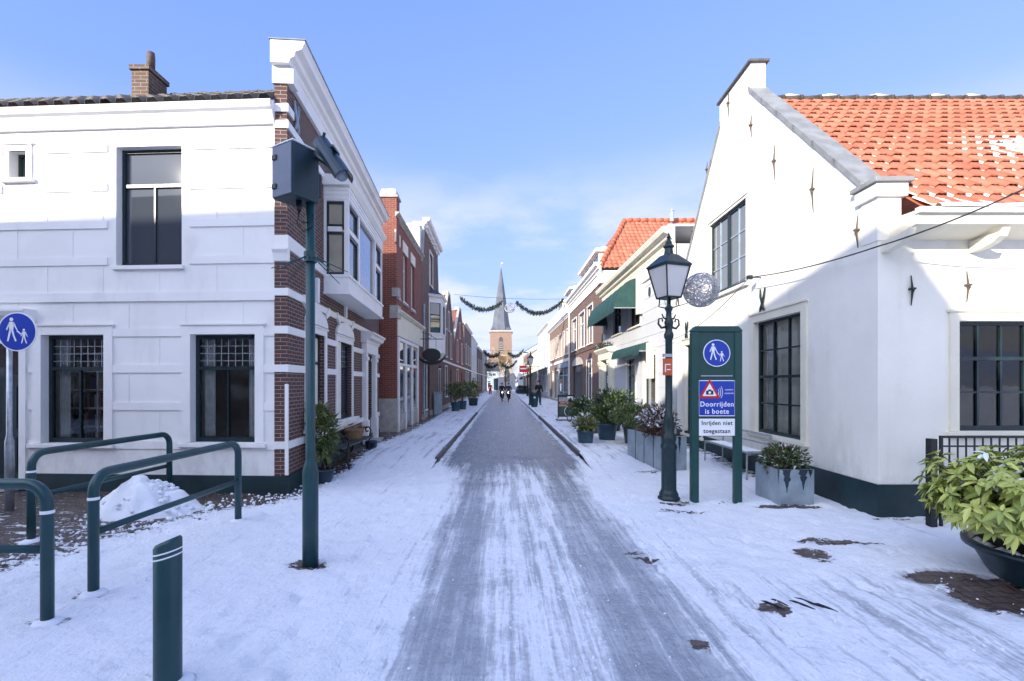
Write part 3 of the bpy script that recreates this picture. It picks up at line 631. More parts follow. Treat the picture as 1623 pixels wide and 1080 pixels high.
mb.build('street_wall','brick_dark',h)
bands=[(zc(172),.065),(zc(198),.065),(zc(282),.06),(zc(384),.11),(zc(463),.062),(zc(523),.062),(zc(584),.062),(zc(706),.06)]
mb=MB()
bayh=(bs0-.02,bs1+.02,bz0-.05,9)
def bandbox(mb,a0,a1,z0,z1):
    hs=[(q[0]-.13,q[1]+.13,q[2],q[3]+.1) for q in (r_a,r_b)]+[(r_d[0]-.24,r_d[1]+.24,0,3.0),bayh]
    strips(mb,WS,a0,a1,z0,z1,hs,-.02,.03)
for i,(z,k) in enumerate(bands):
    a1={0:.001,2:.9}.get(i,LS)
    if i in (0,): a1=.25
    bandbox(mb,-.03,a1,z-k,z+k)
    mb.box(*sorted((A[0]-TH-.012,A[0]+.0)),A[1]-.028,A[1]+.03,z-k+.002,z+k-.002)
# curved console under the band by the box
z,k=bands[3]; mb.prism([(z-k,-.02),(z-k,.10),(z-k-.03,.10),(z-k-.08,.06),(z-k-.2,.03),(z-k-.22,-.02)],lambda a,b,d: Vector((A[0]-TH-.02+d,A[1]-b,a)),0,TH+.06)
mb.build('string_course','white_paint',h)
mb=MB(); WS.box(mb,-.04,LS,-.1,.28,-.1,.035); mb.build('street_plinth','plinth',h)
mb=MB(); mb.box(A[0]-.015,A[0]+.045,A[1]-.055,A[1]-.036,.3,1.78); mb.build('corner_guard','white_paint',h,bevel=.005)
# frieze and top cornice
mb=MB(); WS.box(mb,-.02,LS,ZTOP,ZTOP+.26,-.21,.06); zz=ZTOP+.26
WS.extr(mb,[(-.22,zz),(.07,zz),(.09,zz+.07),(.15,zz+.10),(.17,zz+.18),(.27,zz+.22),(.30,zz+.29),(.32,zz+.31),(.32,zz+.36),(-.22,zz+.36)],-.12,LS+.1)
for a in (.0,LS-.22): WS.box(mb,a-.03,a+.2,ZTOP-.02,ZTOP+.257,-.225,.11)
mb.build('top_cornice','white_paint',h)
mb=MB(); WS.box(mb,-.14,LS+.12,zz+.363,zz+.375,-.24,.34); mb.build('lead_cover','lead_grey',h)
def anchor_x(mb,w,a,z,k=.28):
    for s_ in (1,-1): mb.tube([w.pt(a-s_*k*.30,z+k,.03),w.pt(a-s_*k*.22,z+k*.45,.04),w.pt(a+s_*k*.12,z-k*.35,.045+.006*s_),w.pt(a+s_*k*.26,z-k*.55,.04)],[.016,.024,.026,.018],6)
mb=MB(); anchor_x(mb,WS,WS.su(467),WS.hit(467,193)[1],.3); mb.build('wall_anchor','zinc_blue',h)
# windows on the street side
for q in (r_a,r_b):
    o=window(h,WS,q,((.3,1,1),(.7,2,1)),glass='glass_blue',dep=.1,sur=.12,sill=True,leaded=1)
    mb=MB(); a0,a1=q[0]-.13,q[1]+.13; n=12; c=(a0+a1)/2; rr=(a1-a0)/2; pts=[(a0,q[3]+.16)]+[(c-rr*math.cos(PI*k/n),q[3]+.17+.30*math.sin(PI*k/n)) for k in range(n+1)]+[(a1,q[3]+.16)]
    mb.prism(pts[1:-1],WS.fn(),-.02,.045)
    for k in range(3,10): # dentil rays
        pass
    mb.build('arch_panel','white_paint',o)
    mb=MB()
    for an in (30,90,150):
        d_=Vector((math.cos(R(an)),math.sin(R(an)))); t_=Vector((-d_.y,d_.x)); b=Vector((c,q[3]+.10)); r0,r1=(.62,.92) if an!=90 else (.5,.98); r0*=1.0
        p=[b+d_*r0-t_*.05,b+d_*r1-t_*.075,b+d_*r1+t_*.075,b+d_*r0+t_*.05]; mb.prism([(v.x,v.y) for v in p],WS.fn(),-.02,.055)
    mb.build('voussoir','white_paint',o)
# white stone sill under the second window
mb=MB(); WS.box(mb,r_b[0]-.35,r_b[1]+.5,.80,.93,0,.09); mb.build('stone_sill','white_paint',h,bevel=.008)
# front door with pilasters and entablature
a0,a1,z0,z1=r_d; mb=MB()
for p in ((a0-.26,a0-.003),(a1+.003,a1+.26)):
    WS.box(mb,*p,.1,z1+.02,-.02,.12); WS.box(mb,p[0]-.03,p[1]+.03,.1,.75,-.02,.16); WS.box(mb,p[0]-.02,p[1]+.02,z1-.18,z1-.08,-.02,.15)
WS.box(mb,a0-.3,a1+.3,z1+.02,z1+.30,-.02,.14); q=z1+.3
WS.extr(mb,[(0,q),(.15,q),(.18,q+.08),(.28,q+.12),(.30,q+.20),(.36,q+.24),(.36,q+.28),(0,q+.33)],a0-.42,a1+.42); mb.build('door_surround','white_paint',h)
mb=MB(); WS.box(mb,a0,a1,z0,z1,-.15,-.10); WS.box(mb,a0,a1,z1-.75,z1-.68,-.1,-.06); d_=mb.build('street_door','dark_frame',h)
mb=MB(); WS.box(mb,a0+.08,a1-.08,z1-.66,z1-.06,-.11,-.09); mb.build('fanlight','glass_dark',d_)
mb=MB(); WS.box(mb,a0-.1,a1+.1,0,.12,-.1,.35); mb.build('step','stone',d_)
mb=MB(); c=WS.pt(a0+.1,1.05,-.06); mb.lathe([(.02,-.02),(.03,0),(.02,.02)],c,8); mb.build('handle','gold',d_)
# the oriel
b0,b1,zb0,zb1=bs0,bs1,bz0,bz1; D=.5
mb=MB(); WS.box(mb,b0,b1,zb0,zb0+.30,0,D); WS.box(mb,b0-.03,b1+.03,zb0-.05,zb0-.002,0,D+.03); WS.box(mb,b0-.02,b1+.02,zb0+.30,zb0+.35,0,D+.03)
WS.box(mb,b0,b1,zb1-.30,zb1,0,D); WS.extr(mb,[(0,zb1),(D+.02,zb1),(D+.10,zb1+.10),(D+.10,zb1+.16),(0,zb1+.22)],b0-.10,b1+.06)
for k in range(3): WS.box(mb,b0-.012,b1+.01,zb1-.27+k*.09,zb1-.20+k*.09,.0,D+.012)
for a in (b0,b1-.09): WS.box(mb,a+.002,a+.09,zb0+.35,zb1-.30,D-.09,D-.004)
for a in (b0+.002,): WS.box(mb,a,a+.1,zb0+.35,zb1-.3,.0,.05)
w3=(b1-b0-.28); c1=b0+.14+w3*.24; c2=b0+.14+w3*.76; zs=lerp(zb0+.35,zb1-.3,.62)
for a in (c1,c2): WS.box(mb,a-.06,a+.06,zb0+.35,zb1-.3,D-.13,D-.006)
WS.box(mb,b0+.14,c1-.06,zs-.05,zs+.05,D-.12,D-.01); WS.box(mb,c2+.06,b1-.14,zs-.05,zs+.05,D-.12,D-.01); WS.box(mb,b0+.01,b0+.1,zs-.05,zs+.05,.08,D-.14)
oriel=mb.build('oriel','white_paint',h)
mb=MB()
for k in range(4):
    pass
for a0,a1,zz0,zz1 in ((b0+.15,c1-.07,zb0+.36,zs-.06),(b0+.15,c1-.07,zs+.06,zb1-.31),(c2+.07,b1-.15,zb0+.36,zs-.06),(c2+.07,b1-.15,zs+.06,zb1-.31),(c1+.07,c2-.07,zb0+.36,zb1-.31)):
    mb=MB(); big=(a1-a0)>1.2; fw_=.05
    if not big:
        WS.box(mb,a0,a0+fw_,zz0,zz1,D-.09,D-.03); WS.box(mb,a1-fw_,a1,zz0,zz1,D-.09,D-.03); WS.box(mb,a0+fw_,a1-fw_,zz0,zz0+fw_,D-.09,D-.033); WS.box(mb,a0+fw_,a1-fw_,zz1-fw_,zz1,D-.09,D-.033); sa=mb.build('sash','dark_frame',oriel)
    g=MB(); y=D-.07; g.add([WS.pt(a0,zz0,y),WS.pt(a1,zz0,y),WS.pt(a1,zz1,y),WS.pt(a0,zz1,y)],[(0,1,2,3)]); g.build('pane','glass_pale',oriel)
# near cheek of the oriel, two glazed sashes
for zz0,zz1 in ((zb0+.36,zs-.06),(zs+.06,zb1-.31)):
    mb=MB(); q=.045
    def cb(d0,d1,z0,z1,o): WS.box(mb,b0+.03+o,b0+.08-o,z0,z1,d0,d1)
    cb(.05,.05+q,zz0,zz1,0); cb(D-.09-q,D-.09,zz0,zz1,0); cb(.05+q,D-.09-q,zz0,zz0+q,.002); cb(.05+q,D-.09-q,zz1-q,zz1,.002); mb.build('sash','dark_frame',oriel)
    g=MB(); g.add([WS.pt(b0+.055,zz0,.06),WS.pt(b0+.055,zz0,D-.1),WS.pt(b0+.055,zz1,D-.1),WS.pt(b0+.055,zz1,.06)],[(0,1,2,3)]); g.build('pane','reflection_beige',oriel)  # reflection in the glass painted as a flat beige pane
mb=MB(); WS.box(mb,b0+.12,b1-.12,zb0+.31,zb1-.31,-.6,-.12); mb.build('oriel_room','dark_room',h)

# ---------------------------------------------------------------- generic terraced house
def terrace(label,Oxy,Pxy,side,ztop,wm,name='terraced_house',ups=(),downs=(),corn=None,cm='white_paint',gable=None,roof=None,back=6,group=None,sur=.05,frame='white_paint',upsec=((.3,1,1),(.7,1,1)),dnsec=((.25,1,1),(.75,1,1)),band=(),bm='white_paint',glass='glass_blue',door=None,plinth=.35,pm_='stone',upg=None):
    """ups/downs: (s0,s1,z0,z1) openings; gable: list of outline points above"""
    w=W(Oxy,Pxy,side); h=thing(name,label,'house',(Oxy[0],Oxy[1],0),group)
    out=gable or [(0,0),(w.L,0),(w.L,ztop),(0,ztop)]
    mb=MB(); hs=list(ups)+list(downs)+([door] if door else []); wall(mb,w,out,hs,.14,back); mb.build('wall',wm,h)
    for q in ups: window(h,w,q,upsec,fm=frame,glass=upg or glass,dep=.09,sur=sur,fw=.06)
    for q in downs: window(h,w,q,dnsec,fm=frame,glass=glass,dep=.09,sur=sur,fw=.07)
    if door:
        a0,a1,z0,z1=door; mb=MB(); w.box(mb,a0,a1,z0,z1-.5,-.14,-.09); w.box(mb,a0,a1,z1-.5,z1-.43,-.13,-.07)
        for p in ((a0,a0+.07),(a1-.07,a1)): w.box(mb,*p,z0,z1,-.135,-.06)
        for k in range(2): w.box(mb,a0+.14,a1-.14,z0+.15+k*.95,z0+.95+k*.85,-.1,-.075)
        d_=mb.build('door','dark_frame',h); mb=MB(); w.box(mb,a0+.07,a1-.07,z1-.43,z1-.05,-.13,-.1); mb.build('fanlight','glass_dark',d_)
        mb=MB(); mb.lathe([(.015,-.02),(.03,0),(.015,.02)],w.pt(a0+.18,z0+1,-.07),8); mb.build('handle','gold',d_)
    if corn is not None: cornice(h,w,0,w.L,corn[0],corn[1],cm)
    for z,k in band: 
        mb=MB(); w.box(mb,-.01,w.L+.01,z,z+k,-.02,.05); mb.build('string_course',bm,h)
    if plinth:
        
        cut=sorted([door[0],door[1]]) if door else [w.L,w.L]
        for p0,p1 in ((0,cut[0]),(cut[1],w.L)):
            if p1-p0>.05: mb=MB(); w.box(mb,p0,p1,0,plinth,-.05,.04); mb.build('plinth',pm_,h)
    return h,w
def roof_slab(h,pts,m='red_tile_far',name='roof',th=.12,par=None):
    """pts: quad/tri in order; thickness downwards"""
    mb=MB(); n=len(pts); mb.add([Vector(p) for p in pts]+[Vector(p)-Vector((0,0,th)) for p in pts],[tuple(range(n)),tuple(range(2*n-1,n-1,-1))]+[(i,(i+1)%n,n+(i+1)%n,n+i) for i in range(n)]); return mb.build(name,m,par or h)
def tiled(h,E0,E1,T0,T1,m='pantile',tw=.25,tl=.36,snow=None,n=6,name='roof'):
    """roof plane on eave E0-E1 and ridge T0-T1 (Vectors), cut to the trapezium"""
    E0,E1,T0,T1=map(Vector,(E0,E1,T0,T1)); U=(E1-E0); L=U.length; U.normalize(); a=(T0-E0).dot(U); b=(T1-E0).dot(U); V=(T0-E0)-U*a; l=V.length
    x0=min(0,a); x1=max(L,b); mb=MB(); O=E0+U*x0
    def test(x,y):
        x+=x0; k=y/l; return lerp(0,a,k)-.02<x<lerp(L,b,k)+.02
    tiles(mb,O,U,V,x1-x0,l,tw,tl,test,snow,n); o=mb.build(name,m,h,True)
    s_=MB(); pts=[E0,E1,T1,T0]; s_.add([p-Vector((0,0,.05)) for p in pts],[(0,1,2,3)]); s_.build('roof_boarding','dark_cap',o)
    return o
# L2 red brick house with shop front
O2=G(627,689); O2=(O2.x,O2.y); Y2e=22.3; P2=(-3.78,Y2e)
w2=W(O2,P2,(0,20)); zt2=7.55
def wz(w,u,v): return w.hit(u,v)[1]
ups=[]
for u0,u1 in ((627.5,632.5),(639,645),(651.5,656.5)):
    a,b=sorted((w2.su(u0),w2.su(u1))); ups.append((a,b,wz(w2,630,470),wz(w2,630,388)))
sf=(w2.su(629.5),w2.su(659),.35,3.45)
h2,w2=terrace('red brick house with shop front and corner pier next to the corner house',O2,P2,(0,20),zt2,'brick_red',ups=ups,downs=(),corn=(zt2,.42),cm='stone',upsec=((.32,1,1),(.68,1,1)),sur=.0,plinth=0)
mb=MB(); px=O2[0]; mb.box(px-.52,px+.04,O2[1]-.02,O2[1]+.45,.0,8.25); mb.box(px-.52,px+.045,O2[1]-.026,O2[1]+.02,.0,2.4); mb.build('corner_pier','brick_red',h2)
mb=MB(); mb.box(px-.57,px+.09,O2[1]-.07,O2[1]+.5,8.25,8.33); mb.lathe([(.40,8.33),(.40,8.42),(.34,8.54),(.12,8.62)],(px-.24,O2[1]+.21,0),4,a0=PI/4); mb.build('pier_cap','stone',h2)
mb=MB(); mb.box(px-.6,px+.07,O2[1]-.04,O2[1]+.4,.0,1.25); mb.build('pier_base','stone',h2)
for q_ in ((px-.2,px+.09,O2[1]-.045,O2[1]+.42,4.05,4.5),(px-.12,px+.11,O2[1]-.06,O2[1]+.3,4.8,5.1)): mb=MB(); mb.box(*q_); mb.build('stone_block','stone',h2)
# dark brick return of the corner house end
for q in ups:
    mb=MB(); w2.box(mb,q[0]-.12,q[1]+.12,q[3]+.003,q[3]+.42,-.02,.03); mb.build('lintel','cream',h2)
    mb=MB(); w2.box(mb,q[0]-.06,q[1]+.06,q[2]-.14,q[2]-.075,-.02,.08); mb.build('stone_sill','stone',h2)
mb=MB(); z0=wz(w2,628,532); z1=wz(w2,628,497); w2.box(mb,.1,w2.L-.05,z0,z1,-.02,.06); w2.extr(mb,[(0,z1),(.10,z1),(.20,z1+.08),(.20,z1+.12),(0,z1+.18)],0.,w2.L); mb.build('shop_fascia','cream',h2)
# three bays of the shop front, set on the wall
n=3; z0s,z1s=.45,wz(w2,628,534)
w2.box(MB(),0,1,0,1,0,1)
mb=MB(); a0,a1=w2.su(629),w2.su(660); 
for k in range(4): x=lerp(a0,a1,k/3); w2.box(mb,x-.09,x+.09,.0,z1s,-.02,.09)
w2.box(mb,a0+.09,a1-.09,z1s-1.0,z1s-.9,-.02,.083)
w2.box(mb,a0+.09,a1-.09,z1s-.12,z1s,-.02,.083); sfo=mb.build('shop_front','white_paint',h2)
mb=MB(); 
for k in range(3):
    mb=MB(); x0,x1=lerp(a0,a1,k/3)+.09,lerp(a0,a1,(k+1)/3)-.09
    w2.box(mb,x0,x1,z0s+.25 if k!=1 else .12,z1s-1.0,-.01,.03); w2.box(mb,x0,x1,z1s-.9,z1s-.12,-.01,.032); mb.build('pane','glass_blue',sfo)
    if k!=1: mb=MB(); w2.box(mb,x0,x1,.0,z0s+.25,-.01,.07); mb.build('stall_riser','stone',sfo)
mb=MB(); w2.box(mb,lerp(a0,a1,1/3)+.12,lerp(a0,a1,1/3)+.2,.12,z1s-1.0,.03,.05); mb.build('door_stile','dark_frame',sfo)
# L3 dark house with neck gable and round oriel
O3=(-3.78,22.35); P3=(-3.86,28.6); w3_=W(O3,P3,(0,25)); L3=w3_.L; zt3=9.2
wtop=w3_.rect(680.5,685.5,382,440); 
ga=[(0,0),(L3,0),(L3,6.2),(L3-.75,zt3),(.55,zt3),(0,7.3)]
shop=(.25,1.35,.35,3.3); d3=(L3-2.4,L3-1.35,.1,2.9)
h3,w3_=terrace('dark brick neck-gabled house with white cornice and polygonal oriel',O3,P3,(0,25),zt3,'brick_brown',gable=ga,ups=[(wtop[0],wtop[1],6.9,8.6)],downs=[(.3,1.5,.5,2.9)],door=(1.8,2.75,.1,2.9),corn=None,back=5,sur=.07)
mb=MB(); w3_.extr(mb,[(d,zt3+q) for d,q in CORN],.3,L3-.45); w3_.box(mb,.5,L3-.7,zt3-.02,zt3+.3,-.5,-.001)
for k in range(6): a=lerp(.6,L3-.9,k/5); w3_.box(mb,a-.06,a+.06,zt3-.02,zt3+.12,.0,.2)
mb.build('cornice','white_paint',h3)
for (s0,z0),(s1,z1) in (((0,7.3),(.55,zt3)),((L3,6.2),(L3-.75,zt3))):
    mb=MB(); p=[w3_.pt(s0,z0,.06),w3_.pt(s1,z1,.06),w3_.pt(s1,z1,-.42),w3_.pt(s0,z0,-.42)]; dz=Vector((0,0,.14)); mb.hexa([p[0],p[1],p[2],p[3],p[0]+dz,p[1]+dz,p[2]+dz,p[3]+dz]); mb.build('gable_coping','lead_grey',h3)
mb=MB(); mb.box(-4.45,-3.85,22.2,22.6,7.7,9.05); mb.box(-4.5,-3.8,22.15,22.65,9.05,9.18); mb.build('gable_pier','white_paint',h3)
mid=(O3[1]+P3[1])/2
tiled(h3,(-9.5,22.0,7.2),(-4.2,22.0,7.2),(-9.5,mid,9.9),(-4.2,mid,9.9),tl=.4)
roof_slab(h3,[(-9.5,mid,9.9),(-4.2,mid,9.9),(-4.2,29.0,6.6),(-9.5,29.0,6.6)])
# oriel
oc=w3_.pt(3.6,0,0); mb=MB(); oz0,oz1=wz(w3_.off(.5),690,556),wz(w3_.off(.5),690,462)
def bayring(r0,z): return [w3_.pt(3.6+a,z,b) for a,b in ((-1.25*r0,0),(-.75*r0,.62*r0),(.75*r0,.62*r0),(1.25*r0,0))]
def bayslab(mb,r0,z0,r1,z1):
    a,b=bayring(r0,z0),bayring(r1,z1); mb.add(a+b,[(0,1,2,3),(7,6,5,4)]+[(i,(i+1)%4,4+(i+1)%4,4+i) for i in range(4)])
bayslab(mb,.85,oz0-.25,1.06,oz0); bayslab(mb,1,oz0,1,oz0+.95); bayslab(mb,1.05,oz0+.95,1.05,oz0+1.03); bayslab(mb,1.0,oz1-.3,1.0,oz1); bayslab(mb,1.1,oz1,1.16,oz1+.12)
rr=bayring(.97,0); 
for p in rr: mb.box(p.x-.06,p.x+.06,p.y-.06,p.y+.06,oz0+1.03,oz1-.3)
o3=mb.build('oriel','white_paint',h3)
mb=MB(); bayslab(mb,1.12,oz1+.12,.25,oz1+.55); mb.build('oriel_roof','slate',o3)
a=bayring(.93,oz0+1.03); b=bayring(.93,oz1-.3)
for i in range(3): mb=MB(); mb.add([a[i],a[i+1],b[i+1],b[i]],[(0,1,2,3)]); mb.build('pane','glass_blue',o3)
for i in range(3):
    mb=MB(); e=(a[i+1]-a[i]); 
    for k in (.08,.92): mb.tube([a[i]+e*k,b[i]+e*k],.035,6)
    z_=lerp(a[i].z,b[i].z,.6); mb.tube([a[i]+e*.08+Vector((0,0,z_-a[i].z)),a[i]+e*.92+Vector((0,0,z_-a[i].z))],.03,6); mb.build('sash','dark_frame',o3)
mb=MB(); mb.tube([w3_.pt(.18,.2,.08),w3_.pt(.18,5.5,.08)],.05,8); mb.build('downpipe','zinc_blue',h3)
# sign on a bracket
sg=thing('bracket_sign','dark oval shop sign hanging from a scrolled iron wall bracket','sign',(-3.8,21.9,3.3)); 
c=P(684,563,21.6); mb=MB(); wx=-3.74
mb.tube([(wx,c.y,c.z+.72),(c.x+.55,c.y,c.z+.72)],.018,6); mb.tube([(wx,c.y,c.z+1.05),(wx+.35,c.y,c.z+.95),(c.x+.2,c.y,c.z+.74)],.012,6); mb.ring((c.x-.1,c.y,c.z+.86),(0,1,0),.1,.01,16,5)
for x in (-.2,.2): mb.tube([(c.x+x,c.y,c.z+.72),(c.x+x,c.y,c.z+.25)],.008,5)
mb.build('bracket','black_metal',sg)
mb=MB(); n=24; mb.prism([(.42*math.cos(2*PI*k/n),.30*math.sin(2*PI*k/n)) for k in range(n)],lambda a,b,d: Vector((c.x+a,c.y+d,c.z+b)),-.03,.03); mb.build('board','sign_black',sg)
mb=MB(); mb.tube([(c.x+.62*math.cos(t_),c.y,c.z+.05+.42*math.sin(t_)) for t_ in [PI*1.02+PI*.96*k/16 for k in range(17)]],[.02+.05*math.sin(PI*k/16) for k in range(17)],6); mb.build('scroll','black_metal',sg)
# L4 .. L8
def wins(w,L,n,z0,z1,wd,marg=.7): return [(marg+(L-2*marg)*(k+.5)/n-wd/2,marg+(L-2*marg)*(k+.5)/n+wd/2,z0,z1) for k in range(n)]
def simple(label,O,Pp,zt,wm,n=2,gable=None,roofm=None,corn=True,cm='white_paint',dn=None,back=7,group='terraced houses along the street',wz_=(3.6,5.4),ridge=None,chim=None,sidep=None,glass='glass_blue',wd=.9,sur=.05,frame='white_paint'):
    L=math.dist(O,Pp); sd=(0,(O[1]+Pp[1])/2)
    if gable=='step' or gable=='point':
        pk=zt; ev=zt-3.0; out=[(0,0),(L,0),(L,ev),(L*.58,pk),(L*.42,pk),(0,ev)]
    else: out=None
    ds=wins(None,L,n,.9,2.9,1.15) if dn is None else dn
    hh,w=terrace(label,O,Pp,sd,zt,wm,gable=out,ups=wins(None,L,n,wz_[0],wz_[1],wd)+([(L/2-.4,L/2+.4,zt-2.4,zt-1.1)] if out else []),downs=ds[:-1],door=(ds[-1][0],ds[-1][0]+1.0,.1,2.8),corn=(zt,.55) if (corn and not out) else None,cm=cm,back=back,glass=glass,sur=sur,frame=frame,band=((3.15,.14),),group=group)
    sg_=-1 if O[0]<0 else 1
    if out:
        for (s0,z0),(s1,z1) in (((-.05,zt-3.0),(L*.42,zt)),((L+.05,zt-3.0),(L*.58,zt))):
            mb=MB(); p=[w.pt(s0,z0,.06),w.pt(s1,z1,.06),w.pt(s1,z1,-.14),w.pt(s0,z0,-.14)]; dz=Vector((0,0,.16)); mb.hexa(p+[q+dz for q in p]); mb.build('gable_coping','stone',hh)
        mb=MB(); w.box(mb,L*.40,L*.60,zt+.003,zt+.30,-.36,.06); mb.build('gable_cap','stone',hh)
        my=(O[1]+Pp[1])/2; x0=O[0]+sg_*.4; x1=O[0]+sg_*back; ev=zt-3.1
        tiled(hh,(x1,O[1]-.15,ev),(x0,O[1]-.15,ev),(x1,my,zt-.15),(x0,my,zt-.15),tw=.3,tl=.42,n=4,snow=lambda a,b,q:.24+.14*noise.noise((a*.5,b*.5,my))-.25*q*.3)
        roof_slab(hh,[(x1,my,zt-.2),(x0,my,zt-.2),(x0,Pp[1]+.1,ev-.1),(x1,Pp[1]+.1,ev-.1)])
    elif roofm:
        x0=O[0]+sg_*.1; x1=O[0]+sg_*back*.5; zr=zt+2.2; z0=zt+.2
        pts=[(x0,O[1],z0),(x0,Pp[1],z0),(x1,Pp[1],zr),(x1,O[1],zr)]; roof_slab(hh,pts,roofm)
        xb=O[0]+sg_*back; roof_slab(hh,[(x1,O[1],zr),(x1,Pp[1],zr),(xb,Pp[1],z0),(xb,O[1],z0)],roofm)
        
        for y_ in (O[1]+.02,Pp[1]-.02): mb=MB(); mb.add([(x0,y_,z0),(x1,y_,zr),(xb,y_,z0)],[(0,1,2)]); mb.build('gable_wall',wm,hh)
    if chim:
        for cx,cy,cz in chim:
            mb=MB(); mb.box(cx-.3,cx+.3,cy-.4,cy+.4,cz-2.2,cz); mb.box(cx-.36,cx+.36,cy-.46,cy+.46,cz,cz+.14); mb.build('chimney','brick_chimney',hh)
    return hh,w
simple('narrow brown brick house with a snowy white-edged gable','TMP' and (-3.84,30.2),(-3.9,38.2),7.9,'brick_brown',2,'point',chim=[(-6,37.6,8.6)])
simple('small gabled house with snow-streaked red pantiles',(-3.9,38.3),(-3.85,47.8),8.2,'brick_red',2,'point',chim=[(-6,46.4,9)])
simple('brick house with white cornice beyond the red tiled gables',(-3.85,47.9),(-3.85,58.5),7.6,'brick_brown',3,roofm='slate',wz_=(3.8,5.8))
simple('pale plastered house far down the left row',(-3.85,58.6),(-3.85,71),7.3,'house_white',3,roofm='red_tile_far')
simple('farthest dark brick house of the left row',(-3.8,71.1),(-3.6,84),7.0,'brick_dark',3,roofm='slate',chim=[(-6,80,9.6)])
simple('grey house closing the left row before the church',(-3.6,84.1),(-3.3,99),7.4,'stone',3,roofm='slate')
h,w=simple('low brick house between the oriel house and the snowy gable',(-3.86,28.65),(-3.84,30.15),6.1,'brick_dark',1,dn=[(.2,.9,.9,2.6),(.25,1.2,.9,2.9)],wd=.6)
# ---------------------------------------------------------------- white gable house, right
C1=(5.02,6.42); h=thing('gable_house','white rendered house with a tall plain gable, red pantile roof and dark green plinth','house',(*C1,0))
GS=W(C1,(5.2,14.3),(0,10)); GF=W(C1,(12.5,6.42),(8,0)); Lg=GS.L
def gsu(u): return GS.su(u)
pk0,pk1=GS.su(1190),GS.su(1141); zpk=7.86; 
gout=[(0,.44),(Lg,.44),(Lg,4.25),(pk1,zpk),(pk0,zpk),(0,4.30)]
q_up=GS.rect(1126,1184,336,460,1155); q_lo=GS.rect(1196,1271,503,692,1233); q_far=GS.rect(1086,1112,545,690,1100)
mb=MB(); wall(mb,GS,gout,[q_up,q_lo,q_far],.13,.30); gw=mb.build('gable_wall','white_render',h)
q_f=GF.rect(1518,1680,509,684); 
q_f2=(q_f[0]+2.6,q_f[1]+2.6,q_f[2],q_f[3])
mb=MB(); wall(mb,GF,[(.0,.44),(7.4,.44),(7.4,4.0),(.0,4.0)],[q_f,q_f2],.13)
for p,q in (((12.42,6.42),(12.42,14.3)),((5.2,14.3),(12.42,14.3))): mb.add([(*p,0),(*q,0),(*q,4.1),(*p,4.1)],[(0,1,2,3)])
mb.build('front_wall','white_render',h)
mb=MB(); GS.box(mb,-.02,Lg,-.1,.44,-.1,.022); GF.box(mb,-.018,7.4,-.1,.438,-.1,.02); mb.build('plinth','plinth',h)
# parapet copings with lead steps
for (s0,z0,s1,z1,nm) in ((.28,4.60,pk0+.02,zpk,1),(Lg+.05,4.2,pk1-.02,zpk,2)):
    mb=MB(); n=6
    for k in range(n):
        a=Vector((lerp(s0,s1,k/n),lerp(z0,z1,k/n))); b=Vector((lerp(s0,s1,(k+1)/n)+(s1-s0)*.012,lerp(z0,z1,(k+1)/n)+(z1-z0)*.012)); dn=Vector((0,.035))
        p=[GS.pt(a.x,a.y+.02+.03*0,.035),GS.pt(b.x,b.y+.035,.035),GS.pt(b.x,b.y+.035,-.33),GS.pt(a.x,a.y+.02,-.33)]; z=Vector((0,0,-.10))
        mb.hexa([q+z for q in p]+p)
    mb.build('parapet_coping','coping',h)
mb=MB(); zt_=8.44; GS.box(mb,pk0,pk1,zpk-.1,zt_-.06,-.302,.004); gp=mb.build('gable_top','white_render',h)
mb=MB(); GS.box(mb,pk0-.06,pk1+.06,zt_-.06,zt_-.005,-.36,.06); mb.build('gable_cap','dark_cap',h,bevel=.01)
mb=MB(); 
for k in range(9): a=lerp(pk0,pk1,k/8); mb.tube([GS.pt(a,zt_+.03,-.15+.1*(k%3-1)),GS.pt(a+.03*(k%3-1),zt_+.15,-.15+.16*(k%3-1))],.004,4)
mb.build('bird_spikes','galvanised',gp)
mb=MB(); GS.box(mb,-.012,.30,3.7,4.30,-.305,.012); GS.box(mb,-.06,.36,4.28,4.46,-.36,.06); mb.build('kneeler','white_render',h,bevel=.01)
mb=MB(); GS.box(mb,-.10,.40,4.462,4.53,-.41,.10); mb.build('kneeler_cap','coping',h,bevel=.01)
# red roof
ye,ze=6.02,4.02; yr,zr=GS.pt((pk0+pk1)/2,0).y,8.05; sl=Vector((0,yr-ye,zr-ze)); 
def snow1(a,b,q):   # a along eave, b up the slope, q height within the tile wave
    k=.24*sstep(5.2,.2,b)+.26*sstep(.8,4.2,a)*sstep(4.6,1.2,b)+.25*sstep(.5,0,b)+.46*math.exp(-((b-2.3-.2*(a-1.5))/.75)**2)*sstep(1.5,3.0,a)
    return k-.07+.22*noise.noise((a*.9,b*.9,3))-.33*q+.07*sstep(4.5,0,b)+.10*sstep(2.5,5,a)*sstep(4.2,2,b)
mb=MB(); tiles(mb,(5.36,ye,ze),(1,0,0),sl,7.1,sl.length,.235,.345,None,snow1,10,.038,.042); rf=mb.build('roof','pantile',h,True)
mb=MB(); mb.add([(5.34,ye,ze-.06),(12.5,ye,ze-.06),(12.5,yr,zr-.06),(5.34,yr,zr-.06)],[(0,1,2,3)]); mb.add([(5.34,14.4,4.1),(12.5,14.4,4.1),(12.5,yr,zr-.03),(5.34,yr,zr-.03)],[(0,1,2,3)]); mb.build('roof_boarding','red_tile_far',rf)
mb=MB(); x=5.38
while x<12.4: 
    L=.40; mb.tube([(x,yr,zr-.0),(x+L,yr,zr+.015)],[.075,.085],9); mb.tube([(x+L-.03,yr,zr+.02),(x+L+.03,yr,zr+.02)],.09,9); x+=L
mb.build('ridge_tiles','ridge_moss',rf,True)
